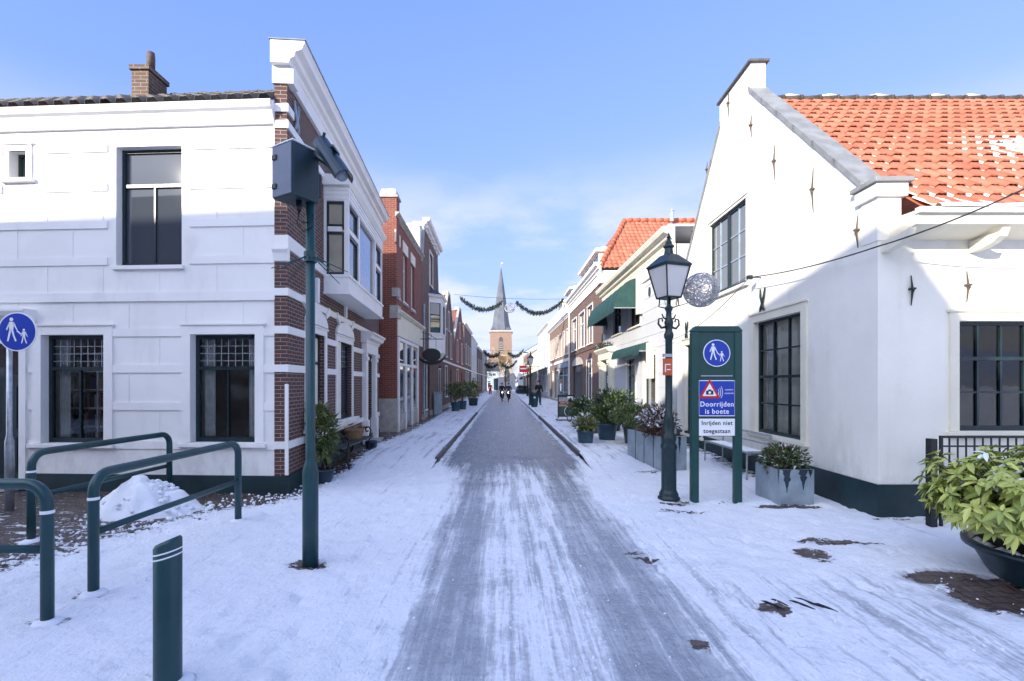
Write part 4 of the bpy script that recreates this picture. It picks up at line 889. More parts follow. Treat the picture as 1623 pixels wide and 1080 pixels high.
for k in range(5):
    x=6.0+k*1.05+random.uniform(-.2,.2); mb=MB(); mb.tube([(x,yr-.03,zr+.075),(x+.2,yr-.03,zr+.09),(x+.5,yr-.03,zr+.075)],[.01,.035,.01],6); mb.build('snow_strip','snow',rf,True)
# eaves box, gutter, brackets, snow
zg0,zg1=GF.hit(1500,384)[1],GF.hit(1500,352)[1]
mb=MB(); x0=5.34; 
mb.add([(x0-.18,6.43,zg0+.02),(12.5,6.43,zg0+.02),(12.5,5.98,zg0+.1),(x0-.18,5.98,zg0+.1),(x0-.18,6.43,zg1+.02),(12.5,6.43,zg1+.02),(12.5,5.94,zg1),(x0-.18,5.94,zg1)],[(3,2,1,0),(4,5,6,7),(0,1,5,4),(1,2,6,5),(2,3,7,6),(3,0,4,7)])
mb.box(x0-.2,12.5,5.90,5.98,zg1-.05,zg1+.02); mb.build('eaves_box','cream',h)
for u in (1434,1580): 
    X=(u-U0)*6.1/F; mb=MB(); mb.prism([(6.415,zg0-.0),(6.02,zg0+.02),(5.98,zg0+.06),(6.02,zg0-.04),(6.12,zg0-.1),(6.24,zg0-.13),(6.415,zg0-.15)][::1],lambda a,b,d: Vector((X+d,a,b)),-.05,.05); mb.build('eaves_bracket','cream',h)
mb=MB(); n=90
vs=[];
for k in range(n+1):
    x=lerp(x0+.05,12.4,k/n); e=.5+.5*noise.noise((x*1.7,0,5)); w_=.06+.05*e
    for j in range(7): t_=j/6*PI; vs.append((x,5.99+math.cos(t_)*w_*1.25,zg1+.015+math.sin(t_)*(.05+.045*e)))
mb.add(vs,[(k*7+j,k*7+j+1,k*7+j+8,k*7+j+7) for k in range(n) for j in range(6)]); mb.build('gutter_snow','snow',h,True)
# windows
o=window(h,GS,q_lo,((.5,3,2),(.5,3,2)),glass='glass_clear',dep=.08,fw=.05,sur=.15,surm='cream',bw=.028,curtain=1)
window(h,GS,q_far,((.5,2,2),(.5,2,2)),glass='glass_dark',dep=.08,sur=.15,surm='cream',bw=.028)
window(h,GF,q_f,((.33,4,1),(.67,4,2)),glass='glass_clear',dep=.09,fw=.05,sur=.12,surm='cream',bw=.028)
window(h,GF,q_f2,((.33,4,1),(.67,4,2)),glass='glass_dark',dep=.09,fw=.05,sur=.12,surm='cream',bw=.028)
mb=MB()
mb.add([(5.2,6.62,.6),(10.5,6.62,.6),(10.5,12,.6),(5.4,12,.6)],[(0,1,2,3)]); mb.add([(5.2,6.62,3.2),(10.5,6.62,3.2),(10.5,12,3.2),(5.4,12,3.2)],[(0,1,2,3)]); mb.add([(10.5,6.62,.6),(10.5,12,.6),(10.5,12,3.2),(10.5,6.62,3.2)],[(0,1,2,3)]); mb.add([(5.4,12,.6),(10.5,12,.6),(10.5,12,3.2),(5.4,12,3.2)],[(0,1,2,3)])
mb.build('room','room_wall',h)
a0,a1,z0,z1=q_up; o=window(h,GS,(a0,a1,z0,z1),((1,2,1),),glass='glass_pale',dep=.03,fw=.06,sur=.06,surm='white_render',bw=.10)
mb=MB(); m_=(a0+a1)/2
for (p,q) in ((a0+.06,m_-.06),(m_+.06,a1-.06)):
    for k in (1,): x=lerp(p,q,.5); GS.box(mb,x-.014,x+.014,z0+.08,z1-.06,-.07,-.045)
    for k in (1,2): y=lerp(z0+.08,z1-.06,k/3); GS.box(mb,p,q,y-.014,y+.014,-.07,-.048)
mb.build('glazing_bars','zinc_blue',o)
# iron wall ties
def tie(w,u,v,L=.55,m='rust_iron'):
    a,z=w.hit(u,v); mb=MB(); mb.tube([w.pt(a,z+L/2,.012),w.pt(a,z+L*.1,.03),w.pt(a,z,.04),w.pt(a,z-L*.1,.03),w.pt(a,z-L/2,.012)],[.006,.014,.022,.014,.006],6); mb.obox(w.pt(a,z+.02,.03),.03,.03,.012); mb.build('wall_tie',m,h)
for u,v,L in ((1156,165,.62),(1192,200,.45),(1229,257,.66),(1290,302,.72),(1122,270,.42),(1361,367,.46),(1099,368,.4)): tie(GS,u,v,L)
tie(GF,1443,461,.40,'black_metal'); tie(GF,1531,455,.42,'rust_iron')
for u,v in ((1211,481),(1090,527)): mb=MB(); anchor_x(mb,GS,*GS.hit(u,v),.29); mb.build('wall_anchor','dark_frame',h)
# ---------------------------------------------------------------- white house with awnings
h=thing('awning_house','white boarded house with cream cornice, green awnings and a columned doorway','house',(5.15,14.5,0))
A2=W((5.15,14.45),(5.15,24.7),(0,20)); L2=A2.L; zc2=6.0
up1=A2.rect(998,1015,486,542,1006); up2=A2.rect(972,985,495,556,979); gw1=A2.rect(994,1007,572,672,1001); gw2=A2.rect(1021,1040,568,690,1030); dr=A2.rect(958,970,570,660,964)
up1=(up1[0],up1[1],4.0,5.35); up2=(up2[0],up2[1],4.0,5.35); gw1=(gw1[0],gw1[1],.6,2.75); gw2=(gw2[0],gw2[1],.6,2.75); dr=(dr[0],dr[1],.15,2.9)
mb=MB(); hs=[up1,up2,gw1,gw2,dr]; wall(mb,A2,[(0,.3),(L2,.3),(L2,zc2),(0,zc2)],hs,.14,6.5)
for k in range(12): z=.75+k*.45; strips(mb,A2,.0,L2,z,z+.015,hs,-.01,.012,.12)
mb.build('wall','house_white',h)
mb=MB(); A2.box(mb,0,L2,-.1,.3,-.1,.03); mb.build('plinth','stone',h)
cornice(h,A2,0,L2-.2,zc2,1.15,'cream','cornice',ends=.1)
mb=MB(); A2.box(mb,-.1,L2-.1,zc2-.55,zc2-.002,-.02,.06); mb.build('frieze','cream',h)
mb=MB(); A2.box(mb,-.12,L2,zc2+.486,zc2+.55,-6,.2); mb.build('roof','snow',h)
for q in (up1,up2): window(h,A2,q,((.3,1,1),(.7,1,1)),dep=.08,sur=.10,surm='cream',fw=.06)
for q in (gw1,gw2): window(h,A2,q,((.3,1,1),(.7,1,1)),dep=.08,sur=.14,surm='cream',fw=.05,glass='glass_pale')
# awnings: curved canopy
def canopy(a0,a1,zt_,zb_,D,m,nm,ribs=6,val=.0):
    mb=MB(); n=8; P_=[(D*math.sin(PI/2*k/n)**1.0,zb_+(zt_-zb_)*math.cos(PI/2*k/n)) for k in range(n+1)]
    for r in range(ribs):
        b0,b1=lerp(a0,a1,r/ribs),lerp(a0,a1,(r+1)/ribs); vs=[]
        for d,z in P_: vs+=[A2.pt(b0,z,d+.02),A2.pt((b0+b1)/2,z-.03*(d>.05),d-.01),A2.pt(b1,z,d+.02)]
        mb.add(vs,[(3*k+j,3*k+j+1,3*k+j+4,3*k+j+3) for k in range(n) for j in (0,1)])
    for b in (a0,a1): mb.add([A2.pt(b,zb_,.0)]+[A2.pt(b,z,d+.02) for d,z in P_],[(0,k+1,k+2) for k in range(n)])
    o=mb.build(nm,m,h,True)
    if val:
        mb=MB(); n=int((a1-a0)/.12)
        for k in range(n): b0,b1=lerp(a0,a1,k/n),lerp(a0,a1,(k+1)/n); mb.add([A2.pt(b0,zb_+.02,D+.025),A2.pt(b1,zb_+.02,D+.025),A2.pt(b1,zb_-val*.6,D+.03),A2.pt((b0+b1)/2,zb_-val,D+.035),A2.pt(b0,zb_-val*.6,D+.03)],[(0,1,2,3,4)])
        mb.build('valance',m,o)
    fr=MB(); fr.tube([A2.pt(a0,zb_,0),A2.pt(a0,zb_,D),A2.pt(a1,zb_,D),A2.pt(a1,zb_,0)],.02,6); fr.build('awning_frame','galvanised',o)
ua0,ua1=A2.su(1014),A2.su(962)
canopy(ua0,ua1,5.75,4.62,.95,'awning_green','awning',7,.18)
mb=MB(); A2.box(mb,ua0-.42,ua0-.03,4.35,5.8,-.01,.16); mb.build('awning_box','cream',h)
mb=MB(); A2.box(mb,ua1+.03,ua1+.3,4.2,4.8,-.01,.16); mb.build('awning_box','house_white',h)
la0,la1=A2.su(1029),A2.su(982)
canopy(la0,la1,3.25,2.92,.34,'awning_green','awning',9,.16)
mb=MB(); A2.box(mb,la0-.5,la0-.02,1.95,3.2,-.01,.12); A2.prism if 0 else None; mb.build('shutter','cream',h)
# doorway
a0,a1,z0,z1=dr; mb=MB()
for p in ((a0-.42,a0-.02),(a1+.02,a1+.42)):
    A2.box(mb,*p,.1,z1+.02,-.02,.20); A2.box(mb,p[0]-.05,p[1]+.05,.1,.55,-.02,.26); A2.box(mb,p[0]-.05,p[1]+.05,z1-.18,z1-.02,-.02,.26); A2.box(mb,p[0]-.04,p[1]+.04,z1-.26,z1-.21,-.02,.24)
A2.box(mb,a0-.45,a1+.45,z1+.02,z1+.35,-.02,.24); A2.extr(mb,[(0,z1+.35),(.28,z1+.35),(.42,z1+.48),(.42,z1+.55),(0,z1+.6)],a0-.6,a1+.6); ds=mb.build('door_surround','cream',h)
mb=MB(); A2.box(mb,a0,a1,z0,z1,-.13,-.09); dd=mb.build('door','dark_frame',h); mb=MB(); A2.box(mb,a0+.1,a1-.1,.9,z1-.15,-.1,-.08); mb.build('pane','poster_dark',dd)
text('ELEN',.50,A2,(a0+a1)/2,1.95,-.075,'sign_white',dd,sx=1.0,bold=.012)
mb=MB(); 
def lf():
    a=random.uniform(a0-.6,a1+.6); return A2.pt(a,z1+.62+random.uniform(-.03,.15),random.uniform(.1,.42)),Vector((random.gauss(0,1),random.gauss(0,1),.3))
leaves(mb,lf,420,.16,.3,snow=.08); gv=mb.build('fir_garland',['needle_green','leaf_snow'],None); tag(gv,'green fir garland lying on the cream doorway hood','garland')
mb=MB(); mb.tube([A2.pt(.28,.1,.09),A2.pt(.28,4.25,.09)],.06,10); mb.lathe([(.06,4.2),(.08,4.3),(.16,4.5),(.17,4.62),(.12,4.62)],A2.pt(.28,0,.11),10)
for z in (.8,2.2,3.5): mb.lathe([(.075,z),(.085,z+.03),(.075,z+.08)],A2.pt(.28,0,.09),10)
mb.build('downpipe','zinc_blue',h,True)
for u,v in ((1030,463),(962,517)): a,z=A2.hit(u,v); mb=MB(); n=14; mb.prism([(a+.1*math.cos(2*PI*k/n),z+.17*math.sin(2*PI*k/n)) for k in range(n)],A2.fn(),-.01,.03); mb.build('vent','dark_frame',h)
# ---------------------------------------------------------------- brown brick house with hipped red roof
B3=(5.12,24.9); E3=(5.1,36.3); w=W(B3,E3,(0,30)); zt3=7.0
def rr(u0,u1,z0,z1): a,b=sorted((w.su(u0),w.su(u1))); return (a,b,z0,z1)
U3=[rr(907,914,4.1,6.3),rr(918,926.5,4.1,6.3),rr(931,939.5,4.1,6.3)]
h,w=terrace('purple-brown brick house with white frieze, hipped red roof and arched ground floor',B3,E3,(0,30),zt3,'brick_brown',ups=U3,downs=[rr(930,938,.7,3.1)],door=rr(908,923,.1,3.0),band=((3.75,.14),),sur=.06,dnsec=((.3,1,1),(.7,1,1)),bm='brick_dark')
mb=MB(); w.box(mb,-.03,w.L,zt3,zt3+.62,-.4,.06); w.extr(mb,[(.06+d,zt3+.55+q*1.1) for d,q in CORN],-.25,w.L+.1); w.box(mb,-.06,.55,zt3-.02,zt3+.60,-1.3,.10)
mb.box(B3[0]-.05,B3[0]+6,B3[1]-.05,B3[1]+.3,zt3+.30,zt3+.62); mb.build('cornice','white_paint',h)
q=rr(908,923,0,3.0)
mb=MB(); n=12; c=(q[0]+q[1])/2; r_=(q[1]-q[0])/2+.25
mb.prism([(c-r_*math.cos(PI*k/n),3.0+.55*math.sin(PI*k/n)) for k in range(n+1)],w.fn(),-.02,.03); mb.build('door_arch','stone',h)
ev=zt3+.75; ya=28.4; za=11.35; xa=7.2
tiled(h,(5.0,24.7,ev),(14,24.7,ev),(xa,ya,za),(14,ya,za),tw=.26,tl=.38,n=6,snow=lambda a,b,q:.16-.12*q)
tiled(h,(5.0,36.3,ev),(5.0,24.7,ev),(xa,33.0,za),(xa,ya,za),tw=.3,tl=.42,n=4)
mb=MB(); a_=Vector((5.0,24.7,ev+.05)); b_=Vector((xa,ya,za+.05)); 
for k in range(14): mb.tube([a_.lerp(b_,k/14),a_.lerp(b_,(k+1.1)/14)],[.15,.13],8)
for k in range(16): mb.tube([b_+Vector((k*.45,0,0)),b_+Vector((k*.45+.48,0,.02))],[.13,.15],8)
mb.build('hip_tiles','red_tile_far',h,True)
mb=MB(); mb.lathe([(.12,za-.2),(.12,za+.35),(.16,za+.4),(.02,za+.55)],(9.8,ya-.6,0),8); mb.build('roof_vent','zinc_blue',h)
mb=MB(); mb.tube([w.pt(w.L-.05,.1,.08),w.pt(w.L-.05,zt3,.08)],.06,8); mb.build('downpipe','white_paint',h)
def dormer(h,x0,x1,y0,y1,z0,z1,n,m='white_paint'):
    mb=MB(); mb.box(x0,x1,y0,y1,z0,z1); mb.box(x0-.22,x1,y0-.2,y1+.2,z1,z1+.18); d=mb.build('dormer',m,h)
    for k in range(n):
        a,b=lerp(y0,y1,k/n)+.12,lerp(y0,y1,(k+1)/n)-.12; mb=MB(); mb.box(x0-.03,x0+.02,a,b,z0+.35,z1-.15); mb.build('dormer_window','glass_dark',d)
    mb=MB(); mb.box(x0+.1,x1,y0-.19,y1+.19,z1+.182,z1+.25); mb.build('roof_snow','snow',d)
dormer(h,5.5,8,27.5,33.5,7.9,9.3,4)
# ---------------------------------------------------------------- tan brick house with white balustrade and shop front
B4=(5.1,36.5); E4=(4.95,50.5); w=W(B4,E4,(0,40)); zt4=6.9
U4=[(k*1.9+.9,k*1.9+1.85,4.1,6.0) for k in range(7)]
h,w=terrace('long tan brick house with a slatted white attic balustrade above its shop window',B4,E4,(0,40),zt4,'brick_tan',ups=U4,downs=[(6.6,8.4,.4,2.9),(10,11.6,.4,2.9)],door=(12.2,13.3,.1,2.9),corn=(zt4,.8),band=((3.5,.25),),glass='glass_dark')
mb=MB()
for k in range(3): x=lerp(.5,6.0,k/2); w.box(mb,x-.1,x+.1,.0,3.3,-.02,.08)
w.box(mb,.6,5.9,2.35,2.45,-.02,.06); w.box(mb,.4,6.1,3.05,3.4,-.02,.12); sf=mb.build('shop_front','zinc_blue',h)
for k in range(2): mb=MB(); x=lerp(.5,6.0,k/2); w.box(mb,x+.1,x+2.65,.35,2.35,-.01,.03); w.box(mb,x+.1,x+2.65,2.45,3.05,-.01,.03); mb.build('pane','glass_dark',sf)
mb=MB()
w.box(mb,0,w.L,7.2,7.3,.05,.17)
for k in range(int(w.L/.3)): w.box(mb,k*.3,k*.3+.12,7.3,7.95,.06,.14)
w.box(mb,0,w.L,7.95,8.05,.05,.17); mb.build('balustrade','white_paint',h)
roof_slab(h,[(5.4,36.5,7.3),(5.4,50.5,7.3),(8.5,50.5,10.0),(8.5,36.5,10.0)],'slate')
dormer(h,5.6,8,39,42,7.6,9.4,2); dormer(h,5.6,8,45,48,7.6,9.4,2)
mb=MB(); mb.box(7.6,8.6,36.6,37.3,8,10.9); mb.build('chimney','brick_chimney',h)
grp='houses of the far right row'
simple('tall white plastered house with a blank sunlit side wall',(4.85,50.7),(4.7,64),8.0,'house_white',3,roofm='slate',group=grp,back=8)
simple('low cream shop house behind the red street sign',(4.7,64.2),(4.4,78),6.2,'cream',3,roofm='slate',group=grp,chim=[(7.5,76,9.6)])
simple('tan brick house beyond the dark shop awnings',(4.4,78.2),(4.0,93),6.6,'brick_tan',3,roofm='slate',group=grp,chim=[(6.2,80,9.9),(7.2,91,9.9)])
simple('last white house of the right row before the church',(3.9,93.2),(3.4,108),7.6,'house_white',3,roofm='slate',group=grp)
# shop awnings down the right side
def shop_awning(label,y0,y1,x,zt_,zb_,D,group):
    t_=thing('shop_awning',label,'awning',(x,(y0+y1)/2,zt_),group); mb=MB(); mb.hexa([(x,y0,zt_-.03),(x-D,y0,zb_-.03),(x-D,y1,zb_-.03),(x,y1,zt_-.03),(x,y0,zt_),(x-D,y0,zb_),(x-D,y1,zb_),(x,y1,zt_)]); mb.build('canopy','awning_dark',t_)
    mb=MB(); n=int((y1-y0)/.3)
    for k in range(n): a,b=lerp(y0,y1,k/n),lerp(y0,y1,(k+1)/n); mb.box(x-D-.012,x-D+.008,a,b-.01,zb_-.28-.03*(k%2),zb_-.0); 
    mb.build('valance','awning_dark',t_)
    for y in (y0+.1,y1-.1): mb=MB(); mb.tube([(x,y,zb_-.2),(x-D+.05,y,zb_-.05)],.02,5); mb.build('awning_arm','galvanised',t_)
shop_awning('dark awning drawn low over the white house shop, nearest the street lamp',51.5,63.5,4.78,3.5,2.75,1.7,None)
shop_awning('dark awning with deep valance behind the red sign',65,77.5,4.6,3.4,2.6,1.9,None)
# ---------------------------------------------------------------- street furniture
# pole with camera boxes
def post(mb,x,y,segs,n=20): mb.lathe([(r,z) for z,r in segs],(x,y,0),n)
cp=G(492,893); px,py=cp.x,cp.y
t_=thing('camera_pole','tall dark green steel pole carrying a camera cabinet and a spiked collar','camera pole',(px,py,0))
mb=MB(); zj=P(492,742,py).z; zT=P(495,240,py).z
post(mb,px,py,[(-.1,.076),(zj-.06,.076),(zj,.070),(zj+.06,.052),(zj+.08,.046),(zT,.042)]); mb.build('pole','green_metal',t_,True)
mb=MB(); zs=P(492,408,py).z; mb.lathe([(.045,zs-.05),(.062,zs-.05),(.062,zs+.05),(.045,zs+.05)],(px,py,0),14); sp=mb.build('spike_collar','green_metal',t_)
for k in range(8):
    a=R(14+45*k); mb=MB(); d_=Vector((math.cos(a),math.sin(a),0)); mb.tube([Vector((px,py,zs))+d_*.05,Vector((px,py,zs-.13 if k%2==0 else zs-.20))+d_*.36],[.008,.004],5); mb.build('spike','green_metal',sp)
# cabinet
rot=Matrix.Rotation(R(60),3,'Z')
mb=MB(); bx=.150; by=.150; bz=.25; cc=Vector((px-.12,py-.05,P(476,283,py).z))
mb.obox(cc,bx,by,bz,rot); cab=mb.build('camera_cabinet','green_box',t_,bevel=.008)
mb=MB(); mb.obox(cc+rot@Vector((-bx-.008,0,0)),.006,by-.008,bz-.008,rot); dr_=mb.build('cabinet_door','cabinet_skylit_grey',cab,bevel=.003)  # lighter door colour holds faded paint and the sky's reflection on this face
for z in (-.14,.14): mb=MB(); mb.obox(cc+rot@Vector((-bx-.018,by-.05,z)),.008,.03,.022,rot); mb.build('hinge','black_metal',dr_) if 0 else mb.build('hinge','black_metal',cab)
mb=MB(); mb.obox(cc+Vector((0,0,bz+.012)),bx+.01,by+.01,.006,rot); mb.build('snow_cap','snow',cab)
mb=MB(); mb.obox(cc+rot@Vector((bx+.05,0,-.03)),.045,.07,.12,rot); lens=mb.build('flash_unit','black_metal',t_,bevel=.006)
mb=MB(); c=cc+rot@Vector((bx+.096,0,0)); 
mb.ring(c,rot@Vector((1,0,0)),.04,.008,16,6); mb.build('lens_ring','galvanised',lens)
mb=MB(); b=cc+Vector((.03,-.01,-bz)); mb.lathe([(.02,-.10),(.028,-.08),(.028,.0)],b,10); mb.tube([b+Vector((0,0,-.09)),b+Vector((-.02,0,-.22)),b+Vector((.05,0,-.30)),b+Vector((.12,.02,-.24)),Vector((px+.04,py-.04,b.z-.12))],.007,6); mb.tube([b+Vector((.01,0,-.09)),b+Vector((.0,-.02,-.18)),b+Vector((.06,-.01,-.22)),Vector((px+.0,py-.045,b.z-.2))],.006,6); mb.build('cable','black_metal',t_,True)
# long camera housing with sun shield, looking down the street to the right
a=P(512,233,py+.05); b=P(541,277,py-.30); d_=(b-a).normalized(); up=Vector((0,0,1)); sd=d_.cross(up).normalized(); nn=sd.cross(d_)
mb=MB(); n=14
mb.tube([a-d_*.03,a,b,b+d_*.03],[.05,.062,.062,.055],14); hs_=mb.build('camera_housing','lead_grey',t_,True)
mb=MB(); 
vs=[]
for q in (a-d_*.06,b+d_*.09):
    for k in range(9): an=R(-15+k*(210/8)); vs+=[q+sd*.085*math.cos(an)+nn*.085*math.sin(an)]
    for k in range(9): an=R(195-k*(210/8)); vs+=[q+sd*.078*math.cos(an)+nn*.078*math.sin(an)]
mb.add(vs,[(k,(k+1)%18,18+(k+1)%18,18+k) for k in range(18)]+[tuple(range(17,-1,-1)),tuple(range(18,36))]); mb.build('sun_shield','green_box',hs_)
mb=MB(); mb.obox((a+b)/2+nn*.10,.02,.09,.01,Matrix.Identity(3)); top=Vector((px,py,zT)); mb.tube([top-Vector((0,0,.06)),top,(a+b)/2-nn*.06],.028,8); mb.obox(top+Vector((.05,0,-.03)),.07,.05,.05); mb.obox(a-d_*.02-nn*.06,.05,.03,.05); mb.tube([a-d_*.05+nn*.05,a-d_*.06+nn*.12],.016,8); mb.build('bracket','green_box',t_)
# hand rails
def rail(label,p0,p1,ht,mid,r=.041,group='steel tube guard rails'):
    o=thing('guard_rail',label,'guard rail',(p0[0],p0[1],0),group); a,b=Vector((p0[0],p0[1],0)),Vector((p1[0],p1[1],0)); d=(b-a).normalized(); k=.16; up=Vector((0,0,1)); pts=[a-up*.1]
    for i in range(7): t=PI/2*i/6; pts.append(a+up*(ht-k)+d*k*(1-math.cos(t))+up*k*math.sin(t))
    for i in range(7): t=PI/2*i/6; pts.append(b+up*(ht-k)-d*k*(1-math.sin(t))+up*k*math.cos(t))
    pts.append(b-up*.1); mb=MB(); mb.tube(pts,r,16); mb.build('rail','green_metal',o,True)
    mb=MB(); mb.tube([a+up*mid+d*r*.5,b+up*mid-d*r*.5],r*.72,14); mb.build('middle_bar','green_metal',o,True)
    mb=MB(); mb.tube([a+up*(ht-k-.06),a+up*(ht-k-.035)],r+.003,16,False); mb.build('silver_band','sign_white',o)
    for c in (a,b):
        mb=MB(); mb.lathe([(.11,-.02),(.09,.012),(.045,.03)],c,14); mb.build('snow_collar','snow',o,True)
    return o
rail('green tube guard rail standing nearest the house wall, behind the snow pile',(-5.36,5.45),(-5.25,7.55),1.0,.50)
rail('green tube guard rail running past the snow pile, in front of the other long rail',(-3.50,4.10),(-3.45,6.25),1.02,.52)
rail('green tube guard rail cut by the left edge of the picture, nearest the bollard',(-3.42,3.60),(-5.9,3.62),1.04,.55)
# bollard
bp=G(266,1086); o=thing('bollard','dark green bollard with slanted top and two white rings','bollard',bp)
mb=MB(); r=.073; n=32; vs=[]
for k in range(n): a=2*PI*k/n; vs+=[(bp.x+r*math.cos(a),bp.y+r*math.sin(a),-.1)]
for k in range(n): a=2*PI*k/n; vs+=[(bp.x+r*math.cos(a),bp.y+r*math.sin(a),.845+.03*math.cos(a)-.0*math.sin(a))]
for k in range(n): a=2*PI*k/n; vs+=[(bp.x+r*.86*math.cos(a),bp.y+r*.86*math.sin(a),.862+.026*math.cos(a))]
mb.add(vs,[(k,(k+1)%n,n+(k+1)%n,n+k) for k in range(n)]+[(n+k,n+(k+1)%n,2*n+(k+1)%n,2*n+k) for k in range(n)]+[tuple(2*n+k for k in range(n))]); bo=mb.build('post','green_metal',o,True)
for z in (.765,.795): 
    mb=MB(); vs=[]
    for dz in (0,.009):
        for k in range(n): a=2*PI*k/n; vs.append((bp.x+(r+.0012)*math.cos(a),bp.y+(r+.0012)*math.sin(a),z+dz+.018*math.cos(a)))
    mb.add(vs,[(k,(k+1)%n,n+(k+1)%n,n+k) for k in range(n)]); mb.build('white_ring','sign_white',o)
mb=MB(); mb.lathe([(.15,-.01),(.12,.02),(.075,.035)],bp,18); mb.build('snow_collar','snow',o,True)
# pedestrian figures for the blue signs
def blob(cx,cy,r,n=20): return [(cx+r*math.cos(2*PI*k/n),cy+r*math.sin(2*PI*k/n)) for k in range(n)]
def figures(w,a,z,s,d,par):
    f=w.flip
    def pr(poly): mb.prism([(a+x*s*f,z+y*s) for x,y in poly],w.fn(),d,d+.0025)
    def man(x,y,k):
        def q(p): return [(x+u*k,y+v*k) for u,v in p]
        pr(blob(x,y+.44*k,.085*k))
        pr(q([(-.10,.33),(.10,.33),(.13,.26),(.085,-.05),(.02,-.08),(-.085,-.05),(-.13,.26)]))
        pr(q([(-.09,-.03),(.0,-.06),(-.06,-.30),(-.13,-.56),(-.20,-.55),(-.14,-.28)])); pr(q([(.0,-.06),(.085,-.03),(.14,-.28),(.24,-.54),(.17,-.57),(.07,-.30)]))
        pr(q([(-.10,.33),(-.13,.26),(-.24,-.02),(-.20,-.05),(-.09,.2)])); pr(q([(.10,.33),(.09,.22),(.20,.02),(.26,-.08),(.29,-.05),(.23,.07),(.14,.28)]))
    mb=MB(); man(-.25,.12,1.0); man(.32,-.19,.62); pr([(-.02,.02),(.03,.06),(.20,-.09),(.17,-.13)]); mb.build('pictogram','sign_white',par)
def disc(w,a,z,r,d,par,nm='sign_face'):
    n=40; mb=MB(); mb.prism([(a+r*math.cos(2*PI*k/n),z+r*math.sin(2*PI*k/n)) for k in range(n)],w.fn(),d-.012,d); o=mb.build(nm,'sign_white',par)
    mb=MB(); k_=.94; mb.prism([(a+r*k_*math.cos(2*PI*k/n),z+r*k_*math.sin(2*PI*k/n)) for k in range(n)],w.fn(),d,d+.002); mb.build('blue_disc','sign_blue',o); figures(w,a,z,r*1.12,d+.002,o); return o
sp_=G(15,808); o=thing('footpath_sign','round blue sign with a white adult and child on a grey pole','sign',sp_)
mb=MB(); post(mb,sp_.x,sp_.y,[(-.1,.052),(P(0,700,sp_.y).z,.052),(P(0,692,sp_.y).z+.02,.034),(2.72,.032)]); mb.build('pole','galvanised',o,True)
sw=W((sp_.x,sp_.y-.05),(sp_.x+1,sp_.y-.05),(sp_.x,0)); c=P(27,526,sp_.y-.06); disc(sw,c.x-sp_.x,c.z,.275,.01,o)
mb=MB(); mb.box(sp_.x-.05,sp_.x+.12,sp_.y-.05,sp_.y+.04,2.5,2.53); mb.build('clamp','galvanised',o)
# green information sign
s0,s1=G(1102,795),G(1170,796); sy=7.26; x0,x1=(1096-U0)*sy/F,(1177-U0)*sy/F; zt_=P(1137,517,sy).z
o=thing('camera_sign','dark green sign frame warning of camera control, blue panel and white plate','sign',((x0+x1)/2,sy,0))
pw=.118
for x in (x0,x1-pw): mb=MB(); mb.box(x,x+pw,sy,sy+.09,-.1,zt_-.09); mb.build('post','sign_board',o,bevel=.012)
zb=P(1137,692,sy).z; mb=MB(); mb.prism([(x0,zt_-.088),(x0,zt_-.06),(x0+.06,zt_),(x1-.06,zt_),(x1,zt_-.06),(x1,zt_-.088)],lambda a,b,d:Vector((a,sy+d,b)),-.003,.093); mb.build('header','sign_board',o,bevel=.008)
mb=MB(); mb.box(x0+pw,x1-pw,sy+.02,sy+.07,zb,zt_-.088); mb.build('board','sign_board',o)
bw_=W((x0,sy+.02),(x1,sy+.02),(x0,0)); wid=x1-x0; cx=wid/2
disc(bw_,cx,P(1138,560,sy).z,.205,.012,o)
mb=MB(); z_=P(0,596,sy).z; bw_.box(mb,pw+.03,wid-pw-.03,z_-.008,z_+.008,.0,.012); mb.build('trim_strip','galvanised',o)
z1_,z0_=P(0,603,sy).z,P(0,660,sy).z; xa,xb=pw-.01,wid-pw+.01
mb=MB(); bw_.box(mb,xa,xb,z0_,z1_,.0,.014); pb=mb.build('blue_panel','sign_white',o); mb=MB(); bw_.box(mb,xa+.012,xb-.012,z0_+.012,z1_-.012,.01,.0155); pb2=mb.build('blue_face','sign_blue',pb)
hh_=z1_-z0_; pw_=xb-xa
text('Doorrijden',.108,bw_,cx,z0_+hh_*.33,.017,'sign_white',pb,bold=.0012,sx=.93,space=1.12); text('is boete',.108,bw_,cx,z0_+hh_*.13,.017,'sign_white',pb,bold=.0012,sx=.93,space=1.12)
text('camera-',.040,bw_,xb-.025,z0_+hh_*.74,.017,'sign_white',pb,'lettering','RIGHT'); text('controle',.040,bw_,xb-.025,z0_+hh_*.64,.017,'sign_white',pb,'lettering','RIGHT')
tx,tz=xa+pw_*.30,z0_+hh_*.52
def tri(k,m,d,nm):
    mb=MB(); w__=.165*k; c=tz+.09; mb.prism([(tx-w__,c-w__*.62),(tx+w__,c-w__*.62),(tx,c+w__*1.15)],bw_.fn(),d,d+.002); return mb.build(nm,m,pb)
tri(1.0,'sign_red',.016,'red_triangle'); tri(.66,'sign_white',.0185,'white_triangle')
mb=MB(); bw_.box(mb,tx-.055,tx+.055,tz+.045,tz+.105,.0208,.0225); bw_.box(mb,tx-.02,tx+.025,tz+.105,tz+.122,.0208,.0225); mb.build('camera_symbol','sign_black',pb)
mb=MB(); mb.prism(blob(tx,tz+.075,.02),bw_.fn(),.0225,.024); mb.build('camera_lens','sign_white',pb)
mb=MB()
for k in range(3):
    r_=.07+.035*k; pts=[bw_.pt(tx+.085+r_*math.cos(t)*.8,tz+.08+r_*math.sin(t),.018) for t in [R(-38+76*i/8) for i in range(9)]]; mb.tube(pts,.004,4)
mb.build('radio_waves','sign_white',pb)
